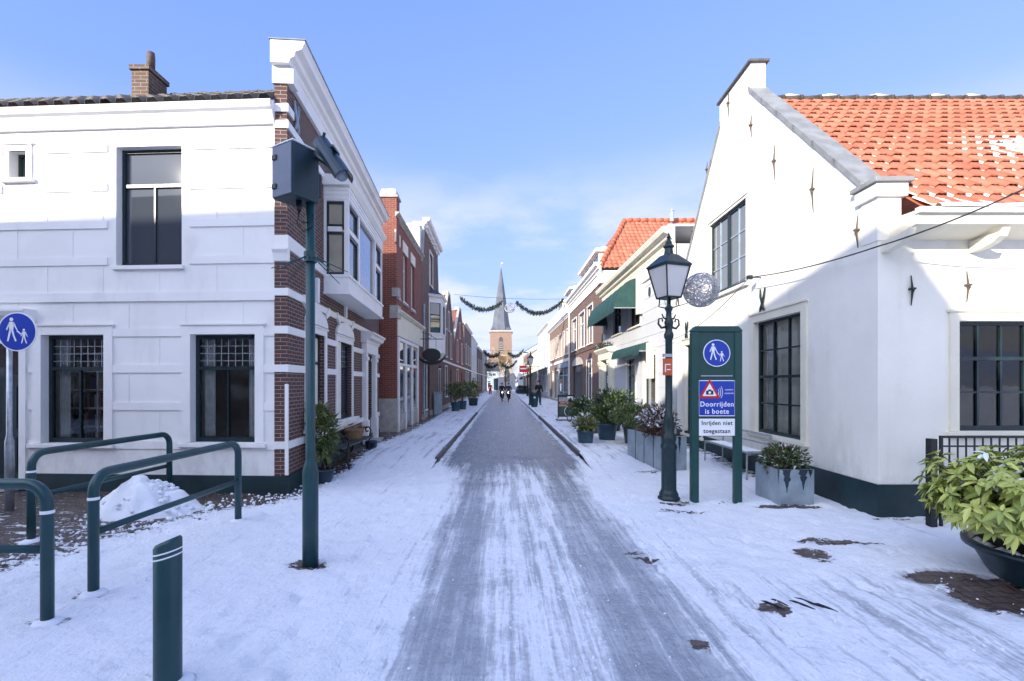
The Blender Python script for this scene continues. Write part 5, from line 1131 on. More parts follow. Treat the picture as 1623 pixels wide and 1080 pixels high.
z1_,z0_=P(0,664,sy).z,P(0,691,sy).z; mb=MB(); bw_.box(mb,xa,xb,z0_,z1_,.0,.015); wp=mb.build('white_plate','sign_white',o)
text('Inrijden niet',.092,bw_,cx,z0_+(z1_-z0_)*.74,.016,'sign_black',wp,bold=.0014,sx=.93,space=1.1); text('toegestaan',.092,bw_,cx,z0_+(z1_-z0_)*.27,.016,'sign_black',wp,bold=.0014,sx=.93,space=1.1)
# street lamp, old style
def street_lamp(label,loc,k=1.0,detail=True):
    x,y,z=loc; o=thing('street_lamp',label,'street lamp',(0,0,0)); n=16
    mb=MB(); mb.lathe([(.17,0),(.17,.03),(.145,.05),(.15,.08),(.125,.13),(.115,.16),(.115,.78),(.125,.80),(.13,.84),(.10,.90),(.115,.93),(.12,.98),(.085,1.04),(.095,1.15),(.075,1.24),(.085,1.28),(.055,1.34),(.053,2.52),(.07,2.55),(.075,2.60),(.05,2.66),(.062,2.74),(.07,2.80),(.045,2.86),(.04,2.96),(.06,3.0),(.06,3.03),(.03,3.06),(.03,3.18)],(0,0,0),n); mb.build('column','lamp_metal',o,True)
    for k_ in range(8):
        a=2*PI*k_/8; mb2=MB()
    mb=MB()
    for s_ in (1,-1):
        pts=[(s_*.04,0,2.72),(s_*.14,0,2.70),(s_*.20,0,2.76),(s_*.19,0,2.84),(s_*.13,0,2.85),(s_*.12,0,2.80)]; mb.tube(pts,[.02,.018,.016,.014,.012,.014],7); mb.tube([(s_*.04,0,2.84),(s_*.10,0,2.86),(s_*.13,0,2.92)],[.018,.014,.01],6)
    mb.build('scroll_arms','lamp_metal',o,True)
    mb=MB()
    for a in range(4): c,s_=math.cos(PI/4+a*PI/2),math.sin(PI/4+a*PI/2); mb.tube([(.05*c,.05*s_,3.02),(.15*c,.15*s_,3.05),(.135*c,.135*s_,3.18)],.01,6)
    mb.build('cradle','lamp_metal',o)
    zb,zt=3.18,3.66; rb,rt=.13,.225; q=[(1,1),(-1,1),(-1,-1),(1,-1)]; ob=rt
    mb=MB()
    for a,b in q: mb.tube([(rb*a,rb*b,zb),(rt*a,rt*b,zt)],.013,6)
    for r_,zz in ((rb,zb),(rt,zt)):
        for i in range(4): a,b=q[i],q[(i+1)%4]; mb.tube([(r_*a[0],r_*a[1],zz),(r_*b[0],r_*b[1],zz)],.014,6)
    mb.add([(rb*a,rb*b,zb-.005) for a,b in q],[(0,1,2,3)]); lf_=mb.build('lantern_frame','lamp_metal',o)
    for i in range(4): mb=MB(); a,b=q[i],q[(i+1)%4]; k2=.97; mb.add([(rb*k2*a[0],rb*k2*a[1],zb),(rb*k2*b[0],rb*k2*b[1],zb),(rt*k2*b[0],rt*k2*b[1],zt),(rt*k2*a[0],rt*k2*a[1],zt)],[(0,1,2,3)]); mb.build('lamp_pane','lamp_glass',lf_)
    mb=MB(); mb.lathe([(.335,zt+.0),(.35,zt+.02),(.34,zt+.035),(.14,zt+.19),(.075,zt+.21)],(0,0,0),4,a0=PI/4); mb.lathe([(.075,zt+.20),(.06,zt+.30),(.085,zt+.32),(.085,zt+.34),(.05,zt+.37),(.05,zt+.40),(.02,zt+.44),(.035,zt+.48),(.02,zt+.51),(.004,zt+.56)],(0,0,0),10); mb.build('lantern_roof','lamp_metal',o)
    o.location=loc; o.scale=(k,k,k); return o
lp=G(1060,791); l1=street_lamp('old fashioned dark green street lamp beside the camera warning sign',(lp.x,lp.y,0),.98)
l1.rotation_euler=(0,0,R(20))
# small orange notice on the lamp column
o=thing('notice','small orange plate strapped to the lamp column','notice',(lp.x-.06,lp.y-.06,2.05)); nw=W((lp.x-.14,lp.y-.08),(lp.x+.2,lp.y-.05),(0,0)); mb=MB(); zc_=P(1062,582,lp.y).z; nw.box(mb,.02,.17,zc_-.13,zc_+.13,0,.012); mb.build('plate','sign_orange',o)
mb=MB(); nw.box(mb,.05,.14,zc_+.03,zc_+.045,.012,.014); nw.box(mb,.05,.065,zc_-.08,zc_+.045,.0125,.0145); nw.box(mb,.08,.14,zc_-.05,zc_-.035,.012,.014); mb.build('marks','sign_white',o); mb=MB(); nw.box(mb,.03,.16,zc_+.15,zc_+.2,-.03,.01); mb.build('strap','galvanised',o)
l2=street_lamp('street lamp far down the right pavement in front of the man',(2.1,36.5,.1),.98)
l3=street_lamp('small distant street lamp beneath the dark awnings',(3.2,62,.1),1.1)
# wire ball light on its cable
def wire_ball(label,c,r,n,m='wire_silver',group=None):
    c=Vector(c); mb=MB(); rr_=random.Random(5)
    for k in range(n):
        a=Vector((rr_.gauss(0,1),rr_.gauss(0,1),rr_.gauss(0,1))).normalized(); rad=r*rr_.uniform(.6,1); off=a*math.sqrt(max(0,r*r-rad*rad))*rr_.choice((1,-1)); mb.ring(c+off,a,rad,.0045*max(1,r/.28),26,4)
    o=mb.build('wire_ball',m); return tag(o,label,'light ball',group)
bc_=P(1111,460,7.6); wire_ball('round silver wire light ball hanging beside the lantern',bc_,.27,64)
cb_=[Vector((lp.x,lp.y,2.95)),bc_+Vector((0,0,.10)),P(1186,440,9.4)+Vector((-.03,0,0))]
o=thing('overhead_cable','black cable sagging across the white front from the gable anchor','cable',cb_[2]); 
def sag(p,q,s,n=14): return [p.lerp(q,k/n)-Vector((0,0,s*4*(k/n)*(1-k/n))) for k in range(n+1)]
mb=MB(); mb.tube(sag(cb_[0],cb_[2],.05),.007,5); mb.tube(sag(P(1186,440,9.4),P(1391,391,6.25),.06),.010,5); mb.tube(sag(P(1391,391,6.25),P(1700,262,4.9),.06),.010,5); mb.tube(sag(P(1186,442,9.4),A2.pt(.6,3.1,.1),.25),.008,5); mb.build('cable','black_metal',o,True)
mb=MB(); c=P(1188,440,9.45); mb.obox(c,.05,.03,.04); mb.tube([c,c+Vector((.22,.0,0))],.012,6); mb.build('cable_bracket','dark_frame',o)
# planters
def stain(o,w,a,z,h_,wd):
    mb=MB(); n=14; L=[];
    prof=[1,.95,.9,.85,.6,.8,.75,.5,.35,.3,.22,.15,.1,.05]
    pts=[(a-wd*prof[k]*random.uniform(.7,1.1),z-h_*k/13) for k in range(n)]+[(a+wd*prof[k]*random.uniform(.7,1.1),z-h_*k/13) for k in range(n-1,-1,-1)]
    mb.prism(pts,w.fn(),-.001,.0025); mb.build('wet_stain','wet_stain',o)
def box_planter(label,c0,cf,cl,ht,group=None):
    """c0 near corner, cf the other end of the front, cl the far end of the left side"""
    o=thing('planter_box',label,'planter',(c0[0],c0[1],0),group); a,b,c=Vector((*c0,0)),Vector((*cf,0)),Vector((*cl,0)); d=b+c-a; up=Vector((0,0,ht)); dn=Vector((0,0,-.05))
    mb=MB(); mb.hexa([a+dn,b+dn,d+dn,c+dn,a+up,b+up,d+up,c+up]); mb.build('box','planter_zinc',o,bevel=.006)
    k=.09; cen=(a+d)/2; ins=[p.lerp(cen,k)+up+Vector((0,0,.004)) for p in (a,b,d,c)]; mb=MB(); mb.add(ins,[(0,1,2,3)]); mb.build('soil','soil',o); return o
pn=(4.07,7.05); p1=box_planter('grey zinc planter with dark wet streaks under the corner windows',pn,(4.60,7.08),(4.08,7.75),.52); wq=W(pn,(4.60,7.08),(4.3,0)); stain(p1,wq,.11,.52,.34,.07); stain(p1,wq,.36,.52,.30,.075); stain(p1,wq,.47,.52,.12,.04)
wq2=W(pn,(4.08,7.75),(0,7)); stain(p1,wq2,.03,.52,.2,.03)
def shrub(name,label,cat,c,r,n,size,mats,snow=.1,par=None,wid=.45,group=None,twigs=10,base=None,snowz=0):
    o=par or thing(name,label,cat,(c[0],c[1],base if base is not None else c[2]-r[2]),group); mb=MB(); leaves(mb,ell(c,*r,shell=.35),n,size,wid,snow=snow,snowz=snowz); mb.build('foliage',mats,o)
    mb=MB(); b=Vector((c[0],c[1],base if base is not None else c[2]-r[2]*1.1))
    for k in range(twigs):
        a=2*PI*random.random(); e=Vector(c)+Vector((math.cos(a)*r[0]*.8*random.random(),math.sin(a)*r[1]*.8*random.random(),r[2]*random.uniform(-.1,.7))); m_=(b+e)/2+Vector((random.gauss(0,.03),random.gauss(0,.03),0)); mb.tube([b+Vector((random.gauss(0,.04),random.gauss(0,.04),0)),m_,e],[.009,.006,.003],4)
    mb.build('stems','bark',o); return o
shrub('low_shrub','low reddish green shrub dusted with snow in the planter under the corner window','shrub',(4.33,7.38,.62),(.33,.36,.20),1500,.075,['leaf_green','leaf_snow'],.10,base=.5)
mbx=MB(); leaves(mbx,ell((4.33,7.36,.64),.33,.36,.2,.5),420,.07,.45); mbx.build('red_foliage','leaf_brown',bpy.data.objects['low_shrub'])
pl=((3.25,9.70),(3.78,9.86),(2.95,11.35)); p2=box_planter('long grey panelled planter standing behind the street lamp',*pl,.70)
mb=MB(); wl=W(pl[0],pl[2],(0,10)); 
for k in range(1,4): a=wl.L*k/4; wl.box(mb,a-.012,a+.012,.02,.70,-.01,.004)
mb.build('panel_seam','wet_stain',p2); wf_=W(pl[0],pl[1],(3.5,0)); stain(p2,wf_,.12,.7,.6,.035); stain(p2,wf_,.38,.7,.35,.04); stain(p2,wl,.05,.7,.6,.04)
shrub('snowy_shrub','brown leaved shrub thickly dusted with snow in the panelled planter','shrub',(3.30,10.25,.98),(.42,.62,.34),2600,.085,['leaf_brown','leaf_snow'],.33,base=.7,snowz=.9)
def pot(label,loc,rt,rb,ht,m='pot_blue',group=None):
    o=thing('flower_pot',label,'pot',loc,group); mb=MB(); mb.lathe([(rb,-.02),(lerp(rb,rt,.9),ht*.86),(rt*1.06,ht*.87),(rt*1.08,ht),(rt*.95,ht),(rt*.9,ht-.05),(.01,ht-.05)],loc,24,False); mb.build('pot',m,o,True); mb=MB(); mb.lathe([(rt*.93,ht-.04),(.01,ht-.03)],loc,16,False); mb.build('soil','soil',o); return o
gA=G(928,702,.1); gB=G(962,697,.1); gC=G(984,690,.1)
pot('round blue pot holding the small pale shrub nearest the kerb',(gA.x,gA.y,.1),.24,.20,.36); shrub('potted_shrub','small yellowish shrub in the round pot nearest the kerb','shrub',(gA.x,gA.y,.62),(.36,.36,.19),900,.10,['leaf_olive','leaf_snow'],.05,base=.44)
pot('larger blue tapered pot between the kerb shrub and the panelled planter',(gB.x,gB.y,.1),.31,.23,.50); shrub('potted_shrub','green shrub in the larger tapered pot by the doorway planters','shrub',(gB.x,gB.y,.86),(.50,.5,.27),1600,.12,['leaf_green','leaf_snow'],.05,base=.56)
mbx=MB(); leaves(mbx,ell((gB.x,gB.y,.92),.5,.48,.26,.7),500,.12,.45); mbx.build('bright_foliage','leaf_olive',bpy.data.objects['potted_shrub.001'])
pot('dark pot behind the panelled planter',(3.75,13.6,.1),.34,.28,.5,'pot_dark'); shrub('potted_shrub','broad green shrub directly behind the panelled planter','shrub',(3.7,13.2,.88),(.72,.85,.28),2200,.12,['leaf_green','leaf_olive'],.45,base=.55)
pot('dark tub in front of the columned doorway',(3.85,17.2,.1),.4,.34,.5,'pot_dark'); shrub('potted_shrub','tall dark evergreen shrub in front of the columned doorway','shrub',(3.9,17.0,1.02),(.75,.9,.52),2400,.15,['needle_green','leaf_green'],.4,base=.5)
pot('dark pot by the bicycle',(3.1,18.6,.1),.34,.28,.45,'pot_dark'); shrub('potted_shrub','dark bush with a cap of snow beside the bicycle','shrub',(3.05,18.4,.85),(.65,.65,.38),1500,.13,['leaf_green','leaf_snow'],.10,base=.45,snowz=.95)
pot('wide dark pot with snow covered ground plants by the poster board',(2.95,16.4,.1),.42,.36,.3,'pot_dark'); shrub('low_shrub','low snow covered cushion plant between the pots and the poster board','shrub',(2.95,16.4,.55),(.55,.5,.18),1100,.12,['leaf_green','leaf_snow'],.42,base=.3)
# big lime plant in a round tub
tb=Vector((5.06,4.34,0)); o=thing('plant_tub','large round blue-black tub at the right edge of the picture','tub',tb); mb=MB(); mb.lathe([(.46,-.02),(.50,.04),(.60,.235),(.61,.25),(.665,.25),(.67,.295),(.61,.30),(.59,.25),(.3,.24),(.01,.24)],tb,44,False); mb.build('tub','pot_dark',o,True)
mb=MB(); mb.lathe([(.585,.26),(.3,.28),(.01,.29)],tb,24,False); mb.build('soil','soil',o)
mb=MB(); 
for k in range(46): a=R(random.uniform(150,330)); mb.lathe([(random.uniform(.03,.07),.285),(.02,.31),(.004,.32)],tb+Vector((.56*math.cos(a),.56*math.sin(a),0)),7,False)
mb.build('snow_crust','snow',o,True)
o=thing('lime_shrub','large yellow-green leafy shrub growing in the round tub, tufts of snow on it','shrub',(tb.x,tb.y,.33)); mb=MB(); st_=MB(); sn_=MB(); rr_=random.Random(11)
for k in range(520):
    while 1:
        q=Vector((rr_.gauss(0,1),rr_.gauss(0,1),rr_.gauss(0,1))).normalized()
        if q.z>-.55: break
    rad=rr_.uniform(.55,1.05)*(1+.14*noise.noise(q*2.5)); tip=tb+Vector((-.14,0,.76))+Vector((q.x*.92,q.y*.80,q.z*.45))*rad
    if tip.z<.44 and rr_.random()<.6: continue
    ax=(q+Vector((0,0,.55))).normalized(); e1=ax.orthogonal().normalized(); e2=ax.cross(e1); m=rr_.randint(6,9); ph=rr_.random()*6
    st_.tube([tb+Vector((rr_.gauss(0,.1),rr_.gauss(0,.1),.32)),tb.lerp(tip,.55)+Vector((0,0,.15)),tip],[.010,.007,.004],4)
    tipsnow=rr_.random()<.22
    for j in range(m):
        a=ph+2*PI*j/m+rr_.uniform(-.25,.25); el=rr_.uniform(-.25,.75); d_=(e1*math.cos(a)+e2*math.sin(a))*math.cos(el)+ax*math.sin(el); d_.z-=.15; d_.normalize(); L=rr_.uniform(.08,.15); w_=L*rr_.uniform(.18,.24); x=d_.cross(ax); x=x.normalized() if x.length>.05 else e1; nn=x.cross(d_); nn=nn if nn.z>0 else -nn; p=tip-ax*rr_.uniform(0,.05)
        dr_=Vector((0,0,-1))*L*.22
        vs=[p,p+d_*L*.30+x*w_*.85+nn*.012,p+d_*L*.62+x*w_*.8+nn*.008+dr_*.4,p+d_*L+dr_,p+d_*L*.62-x*w_*.8+nn*.008+dr_*.4,p+d_*L*.30-x*w_*.85+nn*.012,p+d_*L*.30+nn*-.004,p+d_*L*.62+nn*-.004+dr_*.4]
        mb.mi=1 if (q.z>.35 and tipsnow and rr_.random()<.55) else 0
        mb.add(vs,[(0,1,6),(0,6,5),(1,2,7,6),(6,7,4,5),(2,3,7),(7,3,4)])
    if 0:
        for j in range(5): c=tip+Vector((rr_.gauss(0,.045),rr_.gauss(0,.045),.03+rr_.uniform(0,.02))); sn_.lathe([(.05,0),(.042,.018),(.02,.028),(.002,.03)],c,8,False)
mb.build('foliage',['leaf_lime','leaf_snow'],o,True); st_.build('stems','bark',o)
# railing in front of the right house
fy=6.02; fx0=(1477-U0)*fy/F; zt_=P(0,693,fy).z; zb_=.32; o=thing('iron_railing','black iron railing with a scroll panel along the white house front','railing',(fx0,fy,0)); mb=MB(); mb.box(fx0-.045,fx0+.035,fy-.04,fy+.04,0,zt_-.02); mb.build('post','black_metal',o)
mb=MB(); x0=fx0+.10; x1=fx0+4.2
mb.box(x0,x1,fy-.015,fy+.015,zt_-.012,zt_+.018); mb.box(x0+.03,x1,fy-.012,fy+.012,zt_-.125,zt_-.105); mb.box(x0,x1,fy-.013,fy+.013,zb_,zb_+.03); mb.box(x0-.0,x0+.03,fy-.0145,fy+.0145,.0,zt_-.012)
mb.build('rails','black_metal',o)
for k in range(38):
    x=x0+.12+k*.105
    mb=MB(); mb.box(x-.007,x+.007,fy-.007,fy+.007,zb_+.03,zt_-.012); mb.build('bar','black_metal',o)
mb=MB()
for sx in (-1,1):
    c=Vector((x0+1.02,fy-.012,zt_-.25)); mb.tube([c+Vector((sx*.02,0,-.02)),c+Vector((sx*.2,0,.11)),c+Vector((sx*.26,0,.04))],.01,5); mb.tube([c+Vector((sx*.02,0,.0)),c+Vector((sx*.24,0,-.06))],.01,5); mb.tube([c,c+Vector((sx*.18,0,-.2))],.01,5)
mb.build('scroll_panel','black_metal',o)
# steel bench
o=thing('steel_bench','grey tubular steel bench against the white gable wall behind the sign','bench',(4.75,9.6,0)); y0,y1=8.9,10.75; xw=4.95
for y in (y0,y1):
    mb=MB(); mb.tube([(xw-.42,y,0),(xw-.42,y,.46),(xw-.02,y,.46),(xw-.02,y,0)],.02,8); mb.tube([(xw-.02,y,.44),(xw+.02,y,.82)],.02,8); mb.build('leg_frame','galvanised',o)
mb=MB()
for k in range(5): mb.box(xw-.42+k*.085,xw-.42+k*.085+.05,y0-.04,y1+.04,.48,.505)
mb.build('seat','galvanised',o); mb=MB(); mb.tube([(xw+.02,y0-.0,.82),(xw+.02,y1,.82)],.02,8); mb.tube([(xw+.005,y0,.65),(xw+.005,y1,.65)],.015,8); mb.build('backrest','galvanised',o)
mb=MB(); mb.box(xw-.40,xw-.1,y0+.1,y1-.2,.507,.53); mb.build('snow','snow',o,bevel=.01)
# bench with iron scroll arms, basket and potted plant by the left house
bx=-3.30; y0,y1=9.75,12.1; o=thing('street_bench','black slatted bench with curled iron armrests under the oriel','bench',(bx,(y0+y1)/2,0)); B_=lambda y:-3.66-(y-7.82)*.072
for y in (y0+.1,y1-.1):
    x=B_(y)+.14; mb=MB(); mb.tube([(x+.52,y,0),(x+.46,y,.2),(x+.48,y,.44),(x+.52,y,.62),(x+.46,y,.70),(x+.38,y,.66),(x+.40,y,.58),(x+.46,y,.60)],.02,7); mb.tube([(x,y,0),(x+.08,y,.25),(x+.06,y,.45),(x-.02,y,.85)],.02,7); mb.tube([(x+.04,y,.42),(x+.5,y,.42)],.018,6); mb.ring((x+.36,y,.30),(0,1,0),.09,.012,16,5); mb.tube([(x+.0,y,.64),(x+.25,y,.68),(x+.46,y,.70)],.018,6); mb.build('iron_end','black_metal',o,True)
mb=MB()
for k in range(5):
    for (ya,yb) in ((y0,y1),): x=B_(11)+.17+k*.085; mb.hexa([(x+.05,ya,.44),(x+.05,yb,.44),(x+.115,yb,.44),(x+.115,ya,.44),(x+.05,ya,.465),(x+.05,yb,.465),(x+.115,yb,.465),(x+.115,ya,.465)])
mb.build('seat','wood_bench',o)
mb=MB()
for k in range(3): z=.55+k*.1; x=B_(11)+.16-k*.03; mb.box(x,x+.02,y0,y1,z,z+.07)
mb.build('backrest','wood_bench',o)
bk=Vector((B_(11.4)+.38,11.35,.467)); o=thing('wicker_basket','round wicker basket of twigs standing on the iron bench','basket',bk); mb=MB(); mb.lathe([(.17,0),(.22,.1),(.25,.22),(.27,.235),(.25,.25),(.22,.22),(.19,.12),(.01,.1)],bk,22,False); mb.build('basket','wicker',o,True); mb=MB()
for k in range(30): a=random.uniform(0,2*PI); e=Vector((math.cos(a)*.2,math.sin(a)*.2,.0)); mb.tube([bk+e*.3+Vector((0,0,.14)),bk+e*1.3+Vector((0,0,random.uniform(.2,.34)))],.006,4)
mb.build('twigs','wicker',o)
pp=G(513,764); pp.x-=.02; pp.x=max(pp.x,-3.35); pot('dark glazed pot at the foot of the brick corner',(pp.x,pp.y,0),.21,.15,.24,'pot_dark')
shrub('potted_laurel','tall slender green laurel in the dark glazed pot by the brick corner','plant',(pp.x,pp.y+.05,.85),(.27,.27,.52),1100,.12,['leaf_green','leaf_olive'],.4,wid=.32,base=.22)
o=bpy.data.objects['potted_laurel']; mb=MB(); leaves(mb,ell((pp.x-.12,pp.y,1.22),.27,.2,.22,.3),260,.12,.3); mb.build('top_foliage','leaf_olive',o)
pt2=Vector((B_(12)+.5,12.6,.05)); pot('small black pot under the far end of the iron bench',pt2,.16,.13,.22,'pot_dark')
# poster board
by_=21.7; xa,xb=(884-U0)*by_/F,(910.5-U0)*by_/F; o=thing('poster_board','freestanding black framed poster board with a picture of a bicycle','poster board',((xa+xb)/2,by_,.1)); z0_,z1_=.30,P(0,626,by_).z
mb=MB()
for p in ((xa,xa+.04),(xb-.04,xb)): mb.box(*p,by_-.02,by_+.02,.16,z1_)
mb.box(xa+.04,xb-.04,by_-.018,by_+.018,z1_-.04,z1_); mb.box(xa+.04,xb-.04,by_-.018,by_+.018,z0_-.04,z0_); mb.build('frame','black_metal',o)
pwf=W((xa,by_-.004),(xb,by_-.004),(xa,0)); ww_=xb-xa; hh_=z1_-z0_
mb=MB(); pwf.box(mb,.04,ww_-.04,z0_,z1_-.04,-.008,0); pst=mb.build('poster','poster_dark',o)
for a,b,m_ in ((.55,.68,'poster_red'),(.45,.55,'poster_sand'),(.68,.88,'lead_grey')): mb=MB(); pwf.box(mb,.042,ww_-.042,z0_+hh_*a,z0_+hh_*b,.0002,.003); mb.build('colour_band',m_,pst)
mb=MB(); pwf.box(mb,ww_*.58,ww_*.92,z0_+hh_*.83,z0_+hh_*.92,.0035,.006); pwf.box(mb,ww_*.15,ww_*.6,z0_+hh_*.61,z0_+hh_*.625,.0035,.006); mb.build('caption_strip','sign_white',pst)
mb=MB(); c=pwf.pt(ww_*.72,z0_+hh_*.22,.008); mb.tube([c+Vector((.24*math.cos(t),0,.24*math.sin(t))) for t in [2*PI*k/30 for k in range(31)]],.012,4,False); mb.build('wheel_drawing','sign_white',pst)
mb=MB(); mb.box(xa-.06,xb+.06,by_-.3,by_+.3,.08,.16); mb.build('base','dark_cap',o,bevel=.01); mb=MB(); mb.box(xa-.03,xb+.03,by_-.28,by_+.28,.162,.19); mb.build('base_snow','snow',o,bevel=.012)
# bicycles
def bicycle(label,loc,rz,light=False,group=None):
    o=thing('bicycle',label,'bicycle',(0,0,0),group); r=.34
    for y in (-.54,.54):
        mb=MB(); mb.ring((0,y,r),(1,0,0),r-.02,.02,28,6); wh=mb.build('wheel','rubber',o,True); mb=MB()
        for k in range(10): a=2*PI*k/10; mb.tube([(0,y,r),(0,y+(r-.03)*math.cos(a),r+(r-.03)*math.sin(a))],.002,3)
        mb.build('spokes','galvanised',wh)
    mb=MB(); BB=(0,.05,.29); ST=(0,.22,.80); HT=(0,-.34,.82); HB=(0,-.40,.62); RA=(0,.54,.34); FA=(0,-.54,.34)
    for a,b in ((BB,ST),(BB,HB),(ST,HT),(HT,HB),(RA,BB),(RA,(0,.2,.74)),(HB,FA)): mb.tube([a,b],.017,8)
    mb.build('frame','black_metal',o,True); mb=MB(); mb.tube([(0,-.34,.82),(0,-.33,1.0),(.05,-.33,1.05),(.27,-.2,1.04)],.012,6); mb.tube([(0,-.33,1.0),(-.05,-.33,1.05),(-.27,-.2,1.04)],.012,6); mb.build('handlebar','galvanised',o,True)
    mb=MB(); mb.tube([(0,.40,.93),(0,.28,.93),(0,.10,.92)],[.10,.07,.025],8); mb.tube([(0,.22,.8),(0,.25,.91)],.014,6); mb.build('saddle','rubber',o,True)
    mb=MB(); mb.obox((0,-.42,.86),.035,.03,.035); mb.build('headlight','headlight' if light else 'galvanised',o)
    mb=MB(); mb.tube([(.09,.0,.22),(.09,.1,.36),(-.09,.1,.36),(-.09,.1,.36)],.014,5); mb.obox((.12,0,.22),.05,.04,.012); mb.obox((-.12,.1,.36),.05,.04,.012); mb.build('pedals','black_metal',o)
    o.location=loc; o.rotation_euler=(0,0,rz); return o
bicycle('dark parked bicycle behind the poster board',(3.0,20.3,.1),R(12))
# ---------------------------------------------------------------- snow pile
c=G(222,806); o=MB(); cx,cy=-4.98,6.72; n,m_=64,22; vs=[]; 
for j in range(m_+1):
    r=j/m_
    for k in range(n):
        a=2*PI*k/n; rx,ry=.64*(1+.12*math.sin(2*a+1)+.10*noise.noise((math.cos(a)*1.5,math.sin(a)*1.5,2))),.52
        x,y=cx+r*rx*math.cos(a),cy+r*ry*math.sin(a); z=.44*(1-r*r)**1.15*(1-.12*math.cos(a-.6))
        ed=1-sstep(.75,1,r)*.7
        z+=(.09*noise.noise((x*5,y*5,1))+.035*noise.noise((x*12,y*12,3))+.022*abs(noise.noise((x*26,y*26,7))))*ed
        vs.append((x,y,max(z,-.01) if r<1 else -.03))
mb=MB(); mb.add(vs,[(j*n+k,j*n+(k+1)%n,(j+1)*n+(k+1)%n,(j+1)*n+k) for j in range(m_) for k in range(n)]); rr_=random.Random(4)
for k in range(130):
    a=rr_.uniform(0,2*PI); r=rr_.uniform(.2,1.25); x,y=cx+.66*r*math.cos(a),cy+.54*r*math.sin(a); z=max(0,.42*(1-min(1,r)**2)**1.1); s_=rr_.uniform(.012,.045)
    mb.lathe([(s_*.5,-s_*.5),(s_*rr_.uniform(.8,1.1),0),(s_*.7,s_*.6),(.003,s_*.8)],(x,y,z),7,False,rr_.random())
tag(mb.build('snow_pile','snow',None,True),'heap of shovelled snow lying between the guard rails','snow pile')
# ---------------------------------------------------------------- left street pots, cupboard
for i,(u,v,x_,lab,sh,mm,mat_) in enumerate(((722,652,0,'blue pot of the airy shrub nearest the viewer on the left pavement','airy green shrub in the nearer blue pot on the left pavement','pot_blue',['leaf_olive','leaf_green']),(733,649,0,'blue pot of the second airy shrub on the left pavement','airy green shrub in the farther blue pot on the left pavement','pot_blue',['leaf_olive','leaf_green']),(750,643,0,'black pot of the yellow bush on the left pavement','yellow bush in the black pot on the left pavement','pot_dark',['leaf_yellow','leaf_olive']))):
    q=G(u,v,.1); k=.26 if i<2 else .36; pot(lab,(q.x,q.y,.1),k,k*.85,.55,mm)
    shrub('potted_shrub',sh,'shrub',(q.x,q.y,1.35 if i<2 else 1.3),(.75,.6,.5) if i<2 else (.6,.6,.65),700 if i<2 else 1100,.17,mat_,.4,base=.6)
q=G(690,664,.05); o=thing('utility_cabinet','small grey utility cabinet against the brick wall below the oval sign','cabinet',q); mb=MB(); mb.box(-3.72,-3.35,25.9,26.5,0,1.25); mb.box(-3.74,-3.33,25.88,26.52,1.25,1.30); mb.build('body','lead_grey',o); mb=MB(); mb.box(-3.69,-3.38,25.885,25.898,.1,1.2); mb.build('door','zinc_blue',o)
# ---------------------------------------------------------------- church
ty=131.0; k_=ty/F; tc_=((794-U0)*k_,ty); ch=thing('church','brick church with slate broach spire closing the street','church',(tc_[0],ty,0)); hw=2.95; zt_=P(0,526,ty).z; xc=tc_[0]; yc=ty+hw
mb=MB(); mb.box(xc-hw,xc+hw,ty,ty+2*hw,0,zt_); mb.build('tower','brick_tan',ch); mb=MB(); mb.box(xc-hw-.35,xc+hw+.35,ty-.35,ty+2*hw+.35,zt_,zt_+.35); mb.build('tower_cornice','stone',ch)
zs=P(0,420,ty).z; mb=MB(); mb.lathe([(hw*1.46,zt_+.35),(hw*1.05,zt_+1.3)],(xc,yc,0),4,False,PI/4); mb.lathe([(hw*1.08,zt_+.5),(hw*.86,zt_+2.2),(.10,zs)],(xc,yc,0),8,a0=PI/8); mb.build('spire','spire_slate',ch)
mb=MB(); mb.tube([(xc,yc,zs-.4),(xc,yc,zs+1.2)],.06,6); mb.tube([(xc-.35,yc,zs+.6),(xc+.35,yc,zs+.6)],.05,5); mb.obox((xc+.25,yc,zs+1.2),.28,.05,.18); mb.lathe([(.02,zs-.2),(.18,zs),(.02,zs+.2)],(xc,yc,0),8); mb.build('weathercock','gold',ch)
wt=W((xc-hw,ty),(xc+hw,ty),(xc,0))
def arched(w,a,z0,z1,wd,par,nm='belfry_window'):
    mb=MB(); n=8; mb.prism([(a-wd/2,z0),(a+wd/2,z0)]+[(a+wd/2*math.cos(PI*k/n),z1+wd*.8*math.sin(PI*k/n)) for k in range(n+1)],w.fn(),-.05,.03); o=mb.build(nm,'slate',par); mb=MB()
    for k in range(6): z=lerp(z0+.1,z1,k/6); w.box(mb,a-wd/2+.05,a+wd/2-.05,z,z+.12,.03,.14)
    mb.build('louvres','stone',o)
for a in (hw-.0,): arched(wt,a,zt_-5.6,zt_-2.4,1.2,ch)
wt2=W((xc+hw,ty),(xc+hw,ty+2*hw),(99,ty)); arched(wt2,hw,zt_-5.6,zt_-2.4,1.2,ch)
for z in (zt_-6.6,): mb=MB(); mb.box(xc-hw-.12,xc+hw+.12,ty-.12,ty+2*hw+.12,z,z+.3); mb.build('string_course','stone',ch)
